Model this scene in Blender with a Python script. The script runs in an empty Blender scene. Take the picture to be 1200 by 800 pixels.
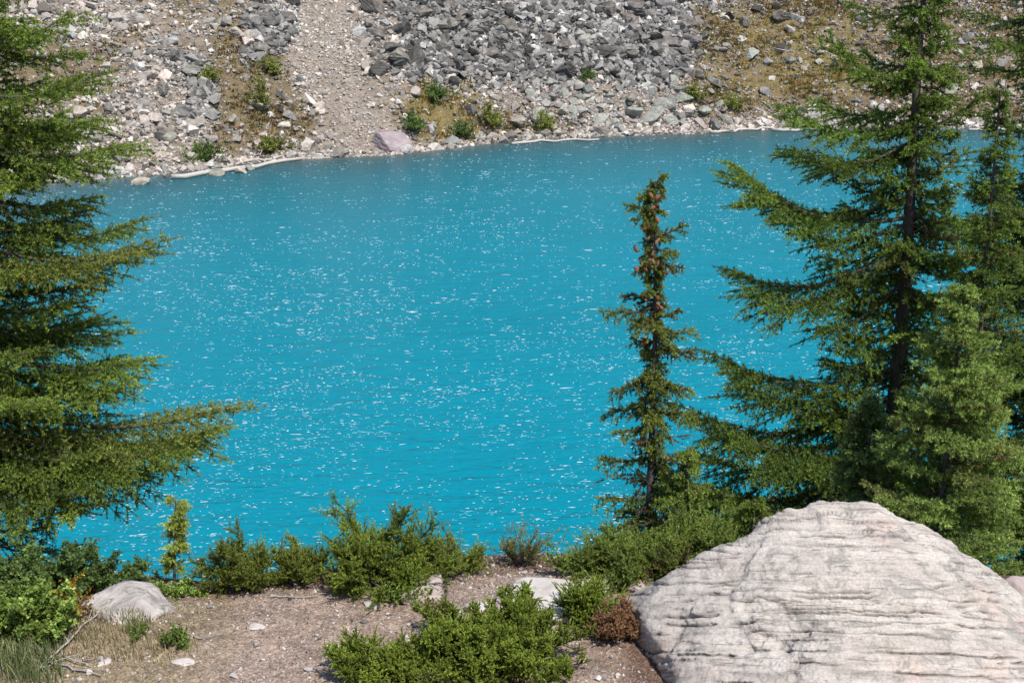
import bpy, bmesh, math, random
import numpy as np
from mathutils import Vector, Matrix, Euler
random.seed(7); rng = np.random.default_rng(7)
R = math.radians
SC = bpy.context.scene
COL = SC.collection

# ------------------------------------------------------------------ camera, sky, sun, exposure
CAM_Z = 13.2; PITCH = 18.0; FOC = 600/math.tan(R(22.5))
cd = bpy.data.cameras.new('camera'); cam = bpy.data.objects.new('camera', cd); COL.objects.link(cam)
cam.location = (0, 0, CAM_Z); cam.rotation_euler = (R(90-PITCH), 0, 0)
cd.sensor_width = 36; cd.lens = 18/math.tan(R(22.5)); cd.clip_start = 0.05; cd.clip_end = 3000
SC.camera = cam
SUN_EL, SUN_AZ = 57.0, 146.0        # azimuth clockwise from +Y (the view direction)
w = bpy.data.worlds.new('World'); SC.world = w; w.use_nodes = True
nt = w.node_tree; sky = nt.nodes.new('ShaderNodeTexSky'); sky.sky_type = 'NISHITA'; sky.sun_disc = False
sky.sun_elevation = R(SUN_EL); sky.sun_rotation = R(SUN_AZ); sky.altitude = 1800
bg = nt.nodes['Background']; bg.inputs[1].default_value = 0.15
nt.links.new(sky.outputs[0], bg.inputs[0])
sl = bpy.data.lights.new('sun', 'SUN'); sl.energy = 3.6; sl.angle = R(1.2); sl.color = (1, .955, .88)
so = bpy.data.objects.new('sun', sl); COL.objects.link(so)
sdir = Vector((math.sin(R(SUN_AZ))*math.cos(R(SUN_EL)), math.cos(R(SUN_AZ))*math.cos(R(SUN_EL)), math.sin(R(SUN_EL))))
so.rotation_euler = sdir.to_track_quat('Z', 'Y').to_euler(); so.location = sdir*60
SC.view_settings.view_transform = 'Standard'; SC.view_settings.look = 'None'
SC.view_settings.exposure = 0.58; SC.view_settings.gamma = 1
SC.cycles.max_bounces = 5; SC.cycles.diffuse_bounces = 3; SC.cycles.glossy_bounces = 2
SC.cycles.transmission_bounces = 3; SC.cycles.transparent_max_bounces = 4
try: SC.cycles.use_denoising = True
except Exception: pass

# ------------------------------------------------------------------ pixel helpers (photo is 1200 x 800)
cp, sp_ = math.cos(R(PITCH)), math.sin(R(PITCH))
def ray(px, py):
    u, v = (px-600)/FOC, (400-py)/FOC
    return np.array([u, cp+v*sp_, -sp_+v*cp])
def at_y(px, py, Y):
    d = ray(px, py); return np.array([0, 0, CAM_Z]) + d*(Y/d[1])
def at_z(px, py, z):
    d = ray(px, py); return np.array([0, 0, CAM_Z]) + d*((z-CAM_Z)/d[2])
def project(x, y, z):
    zz = z-CAM_Z; f = y*cp - zz*sp_; u = y*sp_ + zz*cp
    f = np.maximum(f, .1)
    return 600+FOC*x/f, 400-FOC*u/f

# ------------------------------------------------------------------ noise
_perm = np.random.default_rng(3).permutation(256); _perm = np.concatenate([_perm, _perm, _perm])
_grad = np.random.default_rng(4).normal(size=(256, 3)); _grad /= np.linalg.norm(_grad, axis=1)[:, None]
def perlin(p):
    p = np.asarray(p, float); i = np.floor(p).astype(int); f = p-i; i &= 255
    u = f*f*f*(f*(f*6-15)+10)
    out = np.zeros(len(p))
    for dx in (0, 1):
        for dy in (0, 1):
            for dz in (0, 1):
                h = _perm[_perm[_perm[i[:, 0]+dx]+i[:, 1]+dy]+i[:, 2]+dz]
                g = _grad[h]
                d = g[:, 0]*(f[:, 0]-dx)+g[:, 1]*(f[:, 1]-dy)+g[:, 2]*(f[:, 2]-dz)
                wt = (u[:, 0] if dx else 1-u[:, 0])*(u[:, 1] if dy else 1-u[:, 1])*(u[:, 2] if dz else 1-u[:, 2])
                out += wt*d
    return out*1.6
def fbm(p, oct=4, gain=.5, lac=2.1):
    p = np.asarray(p, float); a = 1; s = np.zeros(len(p)); n = 0
    for k in range(oct):
        s += a*perlin(p+17.3*k); n += a; a *= gain; p = p*lac
    return s/n
def fbm2(x, y, sc, oct=4, off=0):
    x = np.asarray(x, float)
    return fbm(np.stack([x.ravel()*sc+off, np.asarray(y, float).ravel()*sc+off*.7, np.full(x.size, 1.37+off)], 1), oct).reshape(x.shape)
def smooth(a, b, x):
    t = np.clip((x-a)/(b-a), 0, 1); return t*t*(3-2*t)

# ------------------------------------------------------------------ mesh + object helpers
def mesh_np(name, V, F, col=None, smooth_=False):
    """V (n,3); F (m,k) same-size faces or a list of such arrays"""
    me = bpy.data.meshes.new(name)
    Fs = F if isinstance(F, list) else [F]
    Fs = [np.asarray(f, np.int32) for f in Fs if len(f)]
    V = np.asarray(V, np.float32)
    me.vertices.add(len(V)); me.vertices.foreach_set('co', V.ravel())
    nl = sum(f.size for f in Fs); npoly = sum(len(f) for f in Fs)
    me.loops.add(nl); me.polygons.add(npoly)
    me.loops.foreach_set('vertex_index', np.concatenate([f.ravel() for f in Fs]))
    tot = np.concatenate([np.full(len(f), f.shape[1], np.int32) for f in Fs])
    st = np.concatenate([[0], np.cumsum(tot)[:-1]]).astype(np.int32)
    me.polygons.foreach_set('loop_start', st)
    me.polygons.foreach_set('use_smooth', np.full(npoly, smooth_, bool))
    if col is not None:
        a = me.color_attributes.new('Col', 'FLOAT_COLOR', 'POINT')
        c = np.ones((len(V), 4), np.float32); c[:, :3] = col
        a.data.foreach_set('color', c.ravel())
    me.update(calc_edges=True); me.validate()
    return me
def link(name, me, mat=None, parent=None, loc=None):
    o = bpy.data.objects.new(name, me); COL.objects.link(o)
    if mat is not None and me is not None and not me.materials: me.materials.append(mat)
    if parent is not None: o.parent = parent
    if loc is not None: o.location = loc
    return o
def tag(o, label=None, cat=None, group=None, kind=None):
    if label: o['label'] = label
    if cat: o['category'] = cat
    if group: o['group'] = group
    if kind: o['kind'] = kind
    return o
def empty(name, loc):
    o = bpy.data.objects.new(name, None); COL.objects.link(o); o.location = [float(c) for c in loc]; o.empty_display_size = .2
    return o
def grid_faces(nu, nv):
    i = np.arange(nu*nv).reshape(nu, nv)
    return np.stack([i[:-1, :-1].ravel(), i[1:, :-1].ravel(), i[1:, 1:].ravel(), i[:-1, 1:].ravel()], 1)
def tube(pts, rad, sides=6):
    pts = np.asarray(pts, float); n = len(pts); rad = np.broadcast_to(rad, (n,))
    T = np.gradient(pts, axis=0); T /= np.linalg.norm(T, axis=1)[:, None]+1e-9
    ref = np.array([0.31, .9, .17]) if abs(T[0] @ np.array([.31, .9, .17])) < .85 else np.array([1., 0, 0])
    S = np.cross(T, ref); S /= np.linalg.norm(S, axis=1)[:, None]+1e-9
    U = np.cross(T, S)
    a = np.arange(sides)*2*math.pi/sides
    V = pts[:, None] + rad[:, None, None]*(np.cos(a)[None, :, None]*S[:, None]+np.sin(a)[None, :, None]*U[:, None])
    V = V.reshape(-1, 3); F = []
    i = np.arange(n*sides).reshape(n, sides)
    j = np.roll(i, -1, axis=1)
    F = np.stack([i[:-1].ravel(), j[:-1].ravel(), j[1:].ravel(), i[1:].ravel()], 1)
    return V, F
class Acc:
    def __init__(s): s.V = []; s.F = []; s.n = 0; s.C = []
    def add(s, V, F, c=None):
        s.V.append(V); s.F.append(np.asarray(F)+s.n); s.n += len(V)
        if c is not None: s.C.append(np.broadcast_to(c, (len(V), 3)))
    def mesh(s, name, smooth_=True):
        return mesh_np(name, np.concatenate(s.V), np.concatenate(s.F), np.concatenate(s.C) if s.C else None, smooth_)

# ------------------------------------------------------------------ material helpers
def newmat(name):
    m = bpy.data.materials.new(name); m.use_nodes = True
    n = m.node_tree.nodes; b = n['Principled BSDF']; b.inputs['Specular IOR Level'].default_value = .3
    return m, n, m.node_tree.links, b
def node(n, t, **k):
    x = n.new(t)
    for a, v in k.items():
        if a.startswith('_'): x.inputs[a[1:]].default_value = v
        else: setattr(x, a, v)
    return x
def noise(n, l, scale, detail=4, rough=.55, vec=None, dist=0):
    x = n.new('ShaderNodeTexNoise'); x.inputs['Scale'].default_value = scale; x.inputs['Detail'].default_value = detail
    x.inputs['Roughness'].default_value = rough; x.inputs['Distortion'].default_value = dist
    if vec is not None: l.new(vec, x.inputs['Vector'])
    return x
def ramp(n, l, fac, stops):
    r = n.new('ShaderNodeValToRGB'); e = r.color_ramp.elements
    while len(e) < len(stops): e.new(.5)
    for k, (p, c) in enumerate(stops): e[k].position = p; e[k].color = (*c, 1) if not isinstance(c, (int, float)) else (c, c, c, 1)
    l.new(fac, r.inputs[0]); return r
def mix(n, l, a, b, fac, mode='MIX'):
    m = n.new('ShaderNodeMix'); m.data_type = 'RGBA'; m.blend_type = mode; m.clamp_factor = True
    for s, v in ((6, a), (7, b)):
        if isinstance(v, tuple): m.inputs[s].default_value = (*v, 1)
        else: l.new(v, m.inputs[s])
    if isinstance(fac, (int, float)): m.inputs[0].default_value = fac
    else: l.new(fac, m.inputs[0])
    return m.outputs[2]
def bump(n, l, h, strength, dist, b, prev=None):
    x = n.new('ShaderNodeBump'); x.inputs['Strength'].default_value = strength; x.inputs['Distance'].default_value = dist
    l.new(h, x.inputs['Height'])
    if prev is not None: l.new(prev, x.inputs['Normal'])
    if b is not None: l.new(x.outputs[0], b.inputs['Normal'])
    return x.outputs[0]
def objcoord(n, l, scale=(1, 1, 1), rot=(0, 0, 0), vt='POINT'):
    t = n.new('ShaderNodeTexCoord'); m = n.new('ShaderNodeMapping'); m.vector_type = vt; m.inputs['Scale'].default_value = scale
    m.inputs['Rotation'].default_value = rot; l.new(t.outputs['Object'], m.inputs[0]); return m.outputs[0]
def attr(n): 
    a = n.new('ShaderNodeAttribute'); a.attribute_name = 'Col'; return a.outputs['Color']

def foliage_mat(name, trans=.42, rough=.5):
    m, n, l, b = newmat(name)
    c = attr(n); l.new(c, b.inputs['Base Color']); b.inputs['Roughness'].default_value = rough
    t = n.new('ShaderNodeBsdfTranslucent'); l.new(c, t.inputs[0])
    ms = n.new('ShaderNodeMixShader'); ms.inputs[0].default_value = trans
    l.new(b.outputs[0], ms.inputs[1]); l.new(t.outputs[0], ms.inputs[2]); l.new(ms.outputs[0], n['Material Output'].inputs[0])
    return m
M_NEEDLE = foliage_mat('needles'); M_LEAF = foliage_mat('leaves', .35, .45); M_GRASS = foliage_mat('grass', .3, .6)

def bark_mat():
    m, n, l, b = newmat('bark')
    v = objcoord(n, l, (14, 14, 5)); a = noise(n, l, 2.2, 6, .65, v); c = noise(n, l, .6, 3, .5, v)
    r = ramp(n, l, a.outputs[0], [(.3, (.025, .019, .016)), (.52, (.068, .054, .046)), (.75, (.15, .128, .11))])
    l.new(mix(n, l, r.outputs[0], (.12, .115, .105), c.outputs[0]), b.inputs['Base Color']); b.inputs['Roughness'].default_value = .9
    bump(n, l, a.outputs[0], .9, .02, b); return m
M_BARK = bark_mat()

def rock_mat(name, dark, mid, light, sc=3., per_obj=.0, attr_tint=False, lichen=None, rough=.85, bstr=.6, bdist=.05):
    m, n, l, b = newmat(name)
    v = objcoord(n, l); a = noise(n, l, sc, 7, .62, v, .4); f = noise(n, l, sc*7, 4, .7, v)
    r = ramp(n, l, a.outputs[0], [(.3, dark), (.5, mid), (.72, light)])
    c = mix(n, l, r.outputs[0], f.outputs['Color'], .25, 'SOFT_LIGHT')
    if lichen:
        g = noise(n, l, sc*1.7, 5, .7, v, 1.); gr = ramp(n, l, g.outputs[0], [(.56, 0.), (.64, 1.)])
        c = mix(n, l, c, lichen, gr.outputs[0])
    if attr_tint: c = mix(n, l, c, attr(n), 1., 'MULTIPLY')
    if per_obj:
        oi = n.new('ShaderNodeObjectInfo')
        rr = ramp(n, l, oi.outputs['Random'], [(0, (.5, .49, .48)), (.3, (.8, .79, .77)), (.55, (1.15, 1.06, .98)), (.8, (.75, .76, .7)), (1, (1.6, 1.55, 1.48))])
        c = mix(n, l, c, rr.outputs[0], per_obj, 'MULTIPLY')
    l.new(c, b.inputs['Base Color']); b.inputs['Roughness'].default_value = rough
    p = bump(n, l, a.outputs[0], bstr, bdist, None); bump(n, l, f.outputs[0], bstr*.6, bdist*.3, b, p)
    return m

# ================================================================== SETTING
# ---- far shoreline from the photo, on the water plane z = 0
SHP = np.array([at_z(*p, 0) for p in [(-40, 224), (0, 217), (100, 211), (200, 203), (300, 190), (350, 186), (460, 182), (520, 174), (600, 165), (700, 160), (800, 157), (870, 153), (930, 150), (1060, 149), (1200, 150), (1260, 149)]])
_sx = np.concatenate([[-140, -70], SHP[:, 0], [80, 180]]); _sy = np.concatenate([[30, 58], SHP[:, 1], [SHP[-1, 1]+1, SHP[-1, 1]-8]])
_o = np.argsort(_sx); _sx, _sy = _sx[_o], _sy[_o]
def shore(x):
    x = np.asarray(x, float)
    return np.interp(x, _sx, _sy) + .35*fbm2(x, x*0, .6, 3, 5)
def hill_z(x, y):
    t = np.asarray(y)-shore(x)
    base = np.where(t < 0, t*.35, np.where(t < 1.2, t*.16, .19+(t-1.2)*.6))
    am = smooth(0, 4, t)
    return base + am*(.9*fbm2(x, y, .11, 4, 2)+.28*fbm2(x, y, .55, 3, 8)) + .05*fbm2(x, y, 1.7, 2, 3)

# zones of the far slope, painted by where they lie in the photo: returns weights
def zones(x, y, z):
    px, py = project(x, y, z)
    n1 = fbm2(x, y, .16, 4, 11)*60; n2 = fbm2(x, y, .2, 4, 23)*26
    px = px+n1; py = py+n2
    def box(x0, x1, y0, y1, s=28, sy=14): return smooth(x0-s, x0+s, px)*(1-smooth(x1-s, x1+s, px))*smooth(y0-sy, y0+sy, py)*(1-smooth(y1-sy, y1+sy, py))
    chute = smooth(-38, -14, px-(352+py*.42))*(1-smooth(22, 62, px-(352+py*.42)))
    block = np.maximum(smooth(430, 480, px)*(1-smooth(800, 850, px))*(1-smooth(70, 118, py)), box(290, 345, -90, 62, 14))
    block = np.maximum(block, box(205, 240, 60, 130, 10))
    yel = np.maximum(box(455, 560, 88, 165, 16), box(855, 1010, 15, 120, 30)*.7)
    veg = np.maximum.reduce([box(225, 350, 50, 178, 24), box(815, 1300, -200, 138, 40), box(-100, 130, 40, 150)*.6, box(200, 330, -300, 24)*.8, box(228, 300, 20, 80)*.75, box(95, 180, 10, 60, 20)*.6, box(460, 660, 120, 165, 20)*.7, box(250,340,-60,60,20)*.6])
    far_up = smooth(20, 60, -py)
    return chute, block, yel, veg, far_up, px, py
GRAVEL = np.array([.28, .235, .19]); VEG = np.array([.20, .155, .09]); YEL = np.array([.215, .17, .07]); DARK = np.array([.075, .07, .065]); CHUTE = np.array([.31, .26, .215])
def zone_col(x, y, z):
    ch, bl, ye, ve, fu, px, py = zones(x, y, z)
    c = np.tile(GRAVEL, (len(x), 1))
    for wgt, k in ((ve, VEG), (ye, YEL), (ch, CHUTE), (bl, DARK)):
        mo = smooth(-.25, .25, fbm2(x, y, .9, 4, 31)+(wgt-.5)*1.1)*np.clip(wgt*1.6, 0, 1)
        c = c*(1-mo[:, None])+k*mo[:, None]
    return c*(1+.25*fbm2(x, y, 2.3, 3, 41))[:, None]

xs = np.concatenate([np.linspace(-150, -48, 60), np.linspace(-47, 52, 360), np.linspace(53, 180, 70)])
ts = np.concatenate([[-30, -18, -12, -8, -5, -3, -2, -1.2], np.linspace(-.8, 30, 130), np.linspace(31, 90, 60), np.linspace(93, 260, 40)])
X, T_ = np.meshgrid(xs, ts, indexing='ij'); Y = shore(X)+T_; Z = hill_z(X, Y)
V = np.stack([X.ravel(), Y.ravel(), Z.ravel()], 1)
m, n, l, b = newmat('slope_ground')
v = objcoord(n, l); a = noise(n, l, 2.6, 6, .7, v); f = noise(n, l, 11, 5, .7, v)
vo = node(n, 'ShaderNodeTexVoronoi', _Scale=3.2); l.new(v, vo.inputs['Vector'])
c = mix(n, l, attr(n), ramp(n, l, a.outputs[0], [(.3, (.45, .43, .4)), (.7, (1.35, 1.3, 1.25))]).outputs[0], .8, 'MULTIPLY')
c = mix(n, l, c, ramp(n, l, f.outputs[0], [(.35, (.55, .55, .52)), (.68, (1.35, 1.33, 1.3))]).outputs[0], .7, 'MULTIPLY')
l.new(c, b.inputs['Base Color']); b.inputs['Roughness'].default_value = .95
p = bump(n, l, vo.outputs['Distance'], .6, .2, None); bump(n, l, f.outputs[0], .8, .1, b, p)
tag(link('hillside', mesh_np('hillside', V, grid_faces(len(xs), len(ts)), zone_col(V[:, 0], V[:, 1], V[:, 2]), True), m), 'steep grey scree slope with ochre patches rising from the far shore', 'hillside', kind='structure')

# ---- near bank and path
LIP = np.array([at_z(*p, 9.0) for p in [(-200, 690), (0, 690), (110, 684), (230, 697), (300, 686), (450, 676), (600, 662), (750, 668), (900, 655), (1200, 690), (1400, 690)]])
def lip(x): return np.interp(x, LIP[:, 0], LIP[:, 1])
def ground_z(x, y):
    x = np.asarray(x, float); y = np.asarray(y, float)
    t = y-lip(x)
    tt = np.maximum(t, 0)
    z = 9.0-.04*np.minimum(t, 0)+np.where(tt < .6, -.55*tt*tt/.6*.8, -.264-(tt-.6)*.70)
    s = np.maximum(0, 5.4-y); z = z+.48*s*s/(s+.6)
    z = z+.13*np.exp(-(((x+2.5)/.55)**2+((y-6.85)/.42)**2))
    z = z+(.05*fbm2(x, y, .9, 3, 1)+.018*fbm2(x, y, 5, 3, 2))+smooth(.3, 2, t)*.35*fbm2(x, y, .5, 3, 9)
    return np.maximum(z, -4)
xs = np.concatenate([np.linspace(-90, -9, 50), np.linspace(-8.8, 9, 420), np.linspace(9.3, 90, 50)])
ys = np.concatenate([np.linspace(-60, -1, 20), np.linspace(-.6, 4.9, 24), np.linspace(5, 8.6, 190), np.linspace(8.7, 16, 70), np.linspace(16.4, 32, 30)])
X, Y = np.meshgrid(xs, ys, indexing='ij'); Z = ground_z(X, Y)
V = np.stack([X.ravel(), Y.ravel(), Z.ravel()], 1)
t_ = V[:, 1]-lip(V[:, 0])
PATH = np.array([.325, .255, .205]); SOIL = np.array([.15, .09, .06]); DRY = np.array([.27, .22, .14])
wb = smooth(-.25, .15, t_+.25*fbm2(V[:, 0], V[:, 1], 1.6, 4, 6))
wd = smooth(-1.55, -2.1, V[:, 0]+.3*fbm2(V[:, 0], V[:, 1], 1.3, 3, 3))
wr = smooth(.5, .75, V[:, 0]+.15*fbm2(V[:, 0], V[:, 1], 2, 3, 12))*smooth(7.6, 7.0, V[:, 1])
col = PATH*np.ones((len(V), 1)); col = col*(1-wd[:, None])+DRY*wd[:, None]; col = col*(1-wb[:, None])+SOIL*wb[:, None]; col = col*(1-.75*wr[:, None])+.75*SOIL*wr[:, None]
col = col*(1+.3*fbm2(V[:, 0], V[:, 1], 2.2, 4, 14))[:, None]
m, n, l, b = newmat('path_soil')
v = objcoord(n, l); a = noise(n, l, 9, 7, .7, v); f = noise(n, l, 70, 4, .7, v); vo = node(n, 'ShaderNodeTexVoronoi', _Scale=48.); l.new(v, vo.inputs['Vector'])
c = mix(n, l, attr(n), ramp(n, l, a.outputs[0], [(.32, (.5, .46, .44)), (.7, (1.4, 1.38, 1.36))]).outputs[0], .7, 'MULTIPLY')
c = mix(n, l, c, ramp(n, l, f.outputs[0], [(.35, (.5, .48, .46)), (.68, (1.5, 1.5, 1.5))]).outputs[0], .8, 'MULTIPLY')
c = mix(n, l, c, ramp(n, l, vo.outputs['Color'], [(.2, (.7, .66, .64)), (.8, (1.25, 1.22, 1.22))]).outputs[0], .8, 'MULTIPLY')
l.new(c, b.inputs['Base Color']); b.inputs['Roughness'].default_value = .95
p = bump(n, l, vo.outputs['Distance'], .7, .012, None); bump(n, l, f.outputs[0], .7, .01, b, p)
tag(link('ground', mesh_np('ground', V, grid_faces(len(xs), len(ys)), col, True), m), 'brown gravel path along the lip of the bank', 'ground', kind='structure')

# ---- water
xs = np.concatenate([[-400, -200, -120], np.linspace(-90, 90, 240), [130, 220, 400]])
ys = np.concatenate([np.linspace(10, 105, 260), [130, 200]])
X, Y = np.meshgrid(xs, ys, indexing='ij')
V = np.stack([X.ravel(), Y.ravel(), np.zeros(X.size)], 1)
sd = shore(V[:, 0])-V[:, 1]
sh = np.exp(-np.maximum(sd+.6*fbm2(V[:, 0], V[:, 1], .3, 3, 5), 0)/1.1)[:, None]; sm = np.exp(-np.maximum(sd, 0)/14.)[:, None]
DEEP = np.array([.0002, .206, .276]); SLOPE_REFL = np.array([.026, .066, .072]); SHAL = np.array([.13, .14, .125])  # toward the far shore the slope's dark reflection is put into the water colour
col = DEEP*(1-sm)+SLOPE_REFL*sm; col = col*(1-.85*sh)+SHAL*.85*sh
col = col*(1+.10*fbm2(V[:, 0]*.5, V[:, 1], .09, 4, 17))[:, None]
m, n, l, b = newmat('lake_water')
l.new(attr(n), b.inputs['Base Color']); b.inputs['Roughness'].default_value = .24; b.inputs['IOR'].default_value = 1.33; b.inputs['Specular IOR Level'].default_value = .08
v1 = objcoord(n, l, (.55, 1.5, 1), (0, 0, R(8))); a = noise(n, l, 1.1, 3, .6, v1, .5); f = noise(n, l, 4.2, 3, .6, v1, .6)
p = bump(n, l, a.outputs[0], 1., .20, None); bump(n, l, f.outputs[0], 1., .09, b, p)
tag(link('water', mesh_np('water', V, grid_faces(len(xs), len(ys)), col, True), m), 'turquoise glacial lake ruffled by wind', 'lake', kind='structure')

# ---- small pale patches: thin irregular caps just above the water plane
Vf, Ff, Cf, k0 = [], [], [], 0
N = 56000; d_ = 19*(96/19)**rng.random(N)
keep = rng.random(N) < np.clip((d_/19.)**(-.12), 0, 1); d_ = d_[keep]
xx = (rng.random(len(d_))*2-1)*(d_*.47+3)
gust = fbm2(xx, d_, .12, 3, 3)+.6*fbm2(xx, d_*2.5, .5, 2, 7)
ok = (rng.random(len(d_)) < np.clip(.5+.8*gust, .08, 1)*np.clip((d_/95.)**-.5*.75, 0, 1)*np.where(d_ > 60, .75, 1)) & (shore(xx)-d_ > .8)
d_, xx = d_[ok], xx[ok]
for x, y in zip(xx, d_):
    k = 1 if random.random() < .72 else random.randint(2, 4)
    s = (y/30)**.30
    for _ in range(k):
        L = s*.026*(.45+random.expovariate(1.15)); L = min(L, .26*s); W = s*random.uniform(.006, .018)*min(1, .55+L/s*4)
        cx = x+(random.gauss(0, .16)*s if k > 1 else 0); cy = y+(random.gauss(0, .07)*s if k > 1 else 0)
        a = random.gauss(R(6), .16); ca, sa = math.cos(a), math.sin(a); bend = random.gauss(0, .25)*W
        tz = .02*s
        P = []
        for q in range(8):
            th = q*math.pi/4; u = L*math.cos(th)*random.uniform(.75, 1.2); vv = W*math.sin(th)*random.uniform(.6, 1.3)+bend*(1-(math.cos(th))**2)*2
            P.append((cx+u*ca-vv*sa, cy+u*sa+vv*ca, .006+random.random()*.01))
        P.append((cx, cy+bend, tz))
        tn = random.random()**2.0; Cf += [(.16+.52*tn, .42+.36*tn, .50+.31*tn)]*9
        Vf += P; Ff += [(k0+q, k0+(q+1) % 8, k0+8) for q in range(8)]; k0 += 9
m, n, l, b = newmat('pale_flecks'); l.new(attr(n), b.inputs['Base Color']); b.inputs['Roughness'].default_value = .6
tag(link('pale_flecks', mesh_np('pale_flecks', np.array(Vf), np.array(Ff), np.array(Cf), True), m), 'small white flecks scattered over the turquoise lake', 'pale_flecks', kind='stuff')

# ================================================================== ROCKS
def hull_template(npts, seed, flat=1.):
    r = random.Random(seed); bm = bmesh.new()
    for _ in range(npts):
        v = Vector((r.gauss(0, 1), r.gauss(0, 1), r.gauss(0, 1))).normalized()
        v.x *= 1; v.y *= r.uniform(.7, .85); v.z *= flat*r.uniform(.55, .75); bm.verts.new(v)
    bmesh.ops.convex_hull(bm, input=bm.verts)
    for v in [v for v in bm.verts if not v.link_faces]: bm.verts.remove(v)
    bmesh.ops.triangulate(bm, faces=bm.faces); bm.verts.index_update()
    V = np.array([v.co for v in bm.verts]); F = np.array([[v.index for v in f.verts] for f in bm.faces]); bm.free(); return V, F
def ico(sub):
    bm = bmesh.new(); bmesh.ops.create_icosphere(bm, subdivisions=sub, radius=1); bm.verts.index_update()
    V = np.array([v.co for v in bm.verts]); F = np.array([[v.index for v in f.verts] for f in bm.faces]); bm.free(); return V, F
ICO = {k: ico(k) for k in (3, 4, 5)}
def cut_rock(seed, sub=4, dims=(1, .8, .6), ncut=16, rough=.06, pw=16, strata=0):
    r = np.random.default_rng(seed); D, F = ICO[sub]
    nrm = r.normal(size=(ncut, 3)); nrm /= np.linalg.norm(nrm, axis=1)[:, None]
    dd = r.uniform(.62, 1.02, ncut)
    q = np.maximum(D @ nrm.T, 1e-3)/dd
    rad = 1/np.maximum((q**pw).sum(1)**(1/pw), .75)
    P = D*rad[:, None]
    P = P*(1+rough*fbm(P*2.2+seed, 4)[:, None]+rough*.5*fbm(P*7+seed, 3)[:, None])
    if strata:
        h = P[:, 2]*strata+.7*fbm(P*1.5+seed, 2); s = h-np.floor(h); P[:, :2] *= (1+.05*(smooth(0, .8, s)-.5))[:, None]
    return P*np.array(dims), F
def rot_rand(n, tilt=.5):
    """random rotations: full spin about z, limited tilt"""
    out = np.empty((n, 3, 3))
    a = rng.random(n)*2*math.pi; b1 = rng.normal(0, tilt, n); b2 = rng.normal(0, tilt, n)
    ca, sa = np.cos(a), np.sin(a); z0, o1 = np.zeros(n), np.ones(n)
    Rz = np.stack([ca, -sa, z0, sa, ca, z0, z0, z0, o1], 1).reshape(n, 3, 3)
    Rx = np.stack([o1, z0, z0, z0, np.cos(b1), -np.sin(b1), z0, np.sin(b1), np.cos(b1)], 1).reshape(n, 3, 3)
    Ry = np.stack([np.cos(b2), z0, np.sin(b2), z0, o1, z0, -np.sin(b2), z0, np.cos(b2)], 1).reshape(n, 3, 3)
    return Rx @ Ry @ Rz
def scatter_mesh(name, tmpl, P, S, Rm, C):
    Vs, Fs, Cs, k0 = [], [], [], 0
    which = rng.integers(0, len(tmpl), len(P))
    for k, (V, F) in enumerate(tmpl):
        i = np.where(which == k)[0]
        if not len(i): continue
        W = np.einsum('nij,vj->nvi', Rm[i], V)*S[i][:, None, None]+P[i][:, None, :]
        Vs.append(W.reshape(-1, 3)); Fs.append((F[None]+(np.arange(len(i))*len(V))[:, None, None]).reshape(-1, 3)+k0); k0 += len(i)*len(V)
        Cs.append(np.repeat(C[i], len(V), axis=0))
    return mesh_np(name, np.concatenate(Vs), np.concatenate(Fs), np.concatenate(Cs), False)
HULLS = [hull_template(11+k % 5, 100+k) for k in range(16)]

# ---- scree on the far slope
N = 260000
x = rng.uniform(-52, 58, N); t = rng.uniform(-.3, 34, N)**1.0; y = shore(x)+t; z = hill_z(x, y)
ch, bl, ye, ve, fu, px, py = zones(x, y, z)
edge = 1-smooth(.2, 1.6, t)
size = .06+.16*rng.random(N)**2.6+.20*rng.pareto(3.2, N)*.6
bl = bl+rng.normal(0, .24, N); ch = ch+rng.normal(0, .22, N); ve = ve+rng.normal(0, .25, N)
size = np.where(bl > .5, size*1.35, size*.86); size = np.where(ch > .5, np.minimum(size*.62, .22), size)
size = np.where((ve > .5) & (bl < .5), size*.78, size); size = np.clip(size, .05, .66)
dens = np.clip(.78-.40*np.clip(ve, 0, 1)*(bl < .5)-.32*ye*(bl < .5)+.25*bl+.2*ch+.2*edge, .05, 1)
clump = fbm2(x, y, .35, 4, 51)
dens = dens*np.clip(.75+1.2*clump, .12, 1.2)
ok = (rng.random(N) < dens) & (py > -260) & (px > -160) & (px < 1360)
x, y, z, size, bl, ch, ve = (q[ok] for q in (x, y, z, size, bl, ch, ve)); n_ = len(x)
g = np.clip(rng.normal(.36, .13, n_), .08, .7); g = np.where(bl > .5, np.clip(rng.normal(.20, .10, n_), .045, .6), g); g = np.where(ch > .5, np.clip(rng.normal(.40, .12, n_), .12, .7), g)
g = np.where((ve > .5) & (bl < .5), g*.78, g); g = np.where(rng.random(n_) < .025, .62, g)
hue = rng.random(n_)[:, None]; tint = np.where(hue < .5, np.array([1.08, .96, .82]), np.where(hue < .8, np.array([1.12, .94, .80]), np.array([1.0, .97, .89]))); tint = np.where((bl > .5)[:, None], np.array([1.07, 1., .91]), tint)
C = g[:, None]*tint
M_SCREE, n, l, b = newmat('scree_stone')
v = objcoord(n, l); a = noise(n, l, 6, 5, .7, v)
l.new(mix(n, l, attr(n), ramp(n, l, a.outputs[0], [(.3, (.55, .54, .53)), (.7, (1.3, 1.3, 1.3))]).outputs[0], .9, 'MULTIPLY'), b.inputs['Base Color']); b.inputs['Roughness'].default_value = .9
bump(n, l, a.outputs[0], .6, .06, b)
tag(link('scree', scatter_mesh('scree', HULLS, np.stack([x, y, z+size*.18], 1), size, rot_rand(n_, .45), C), M_SCREE), 'loose grey and pale scree stones covering the far slope', 'scree', kind='stuff')

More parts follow.
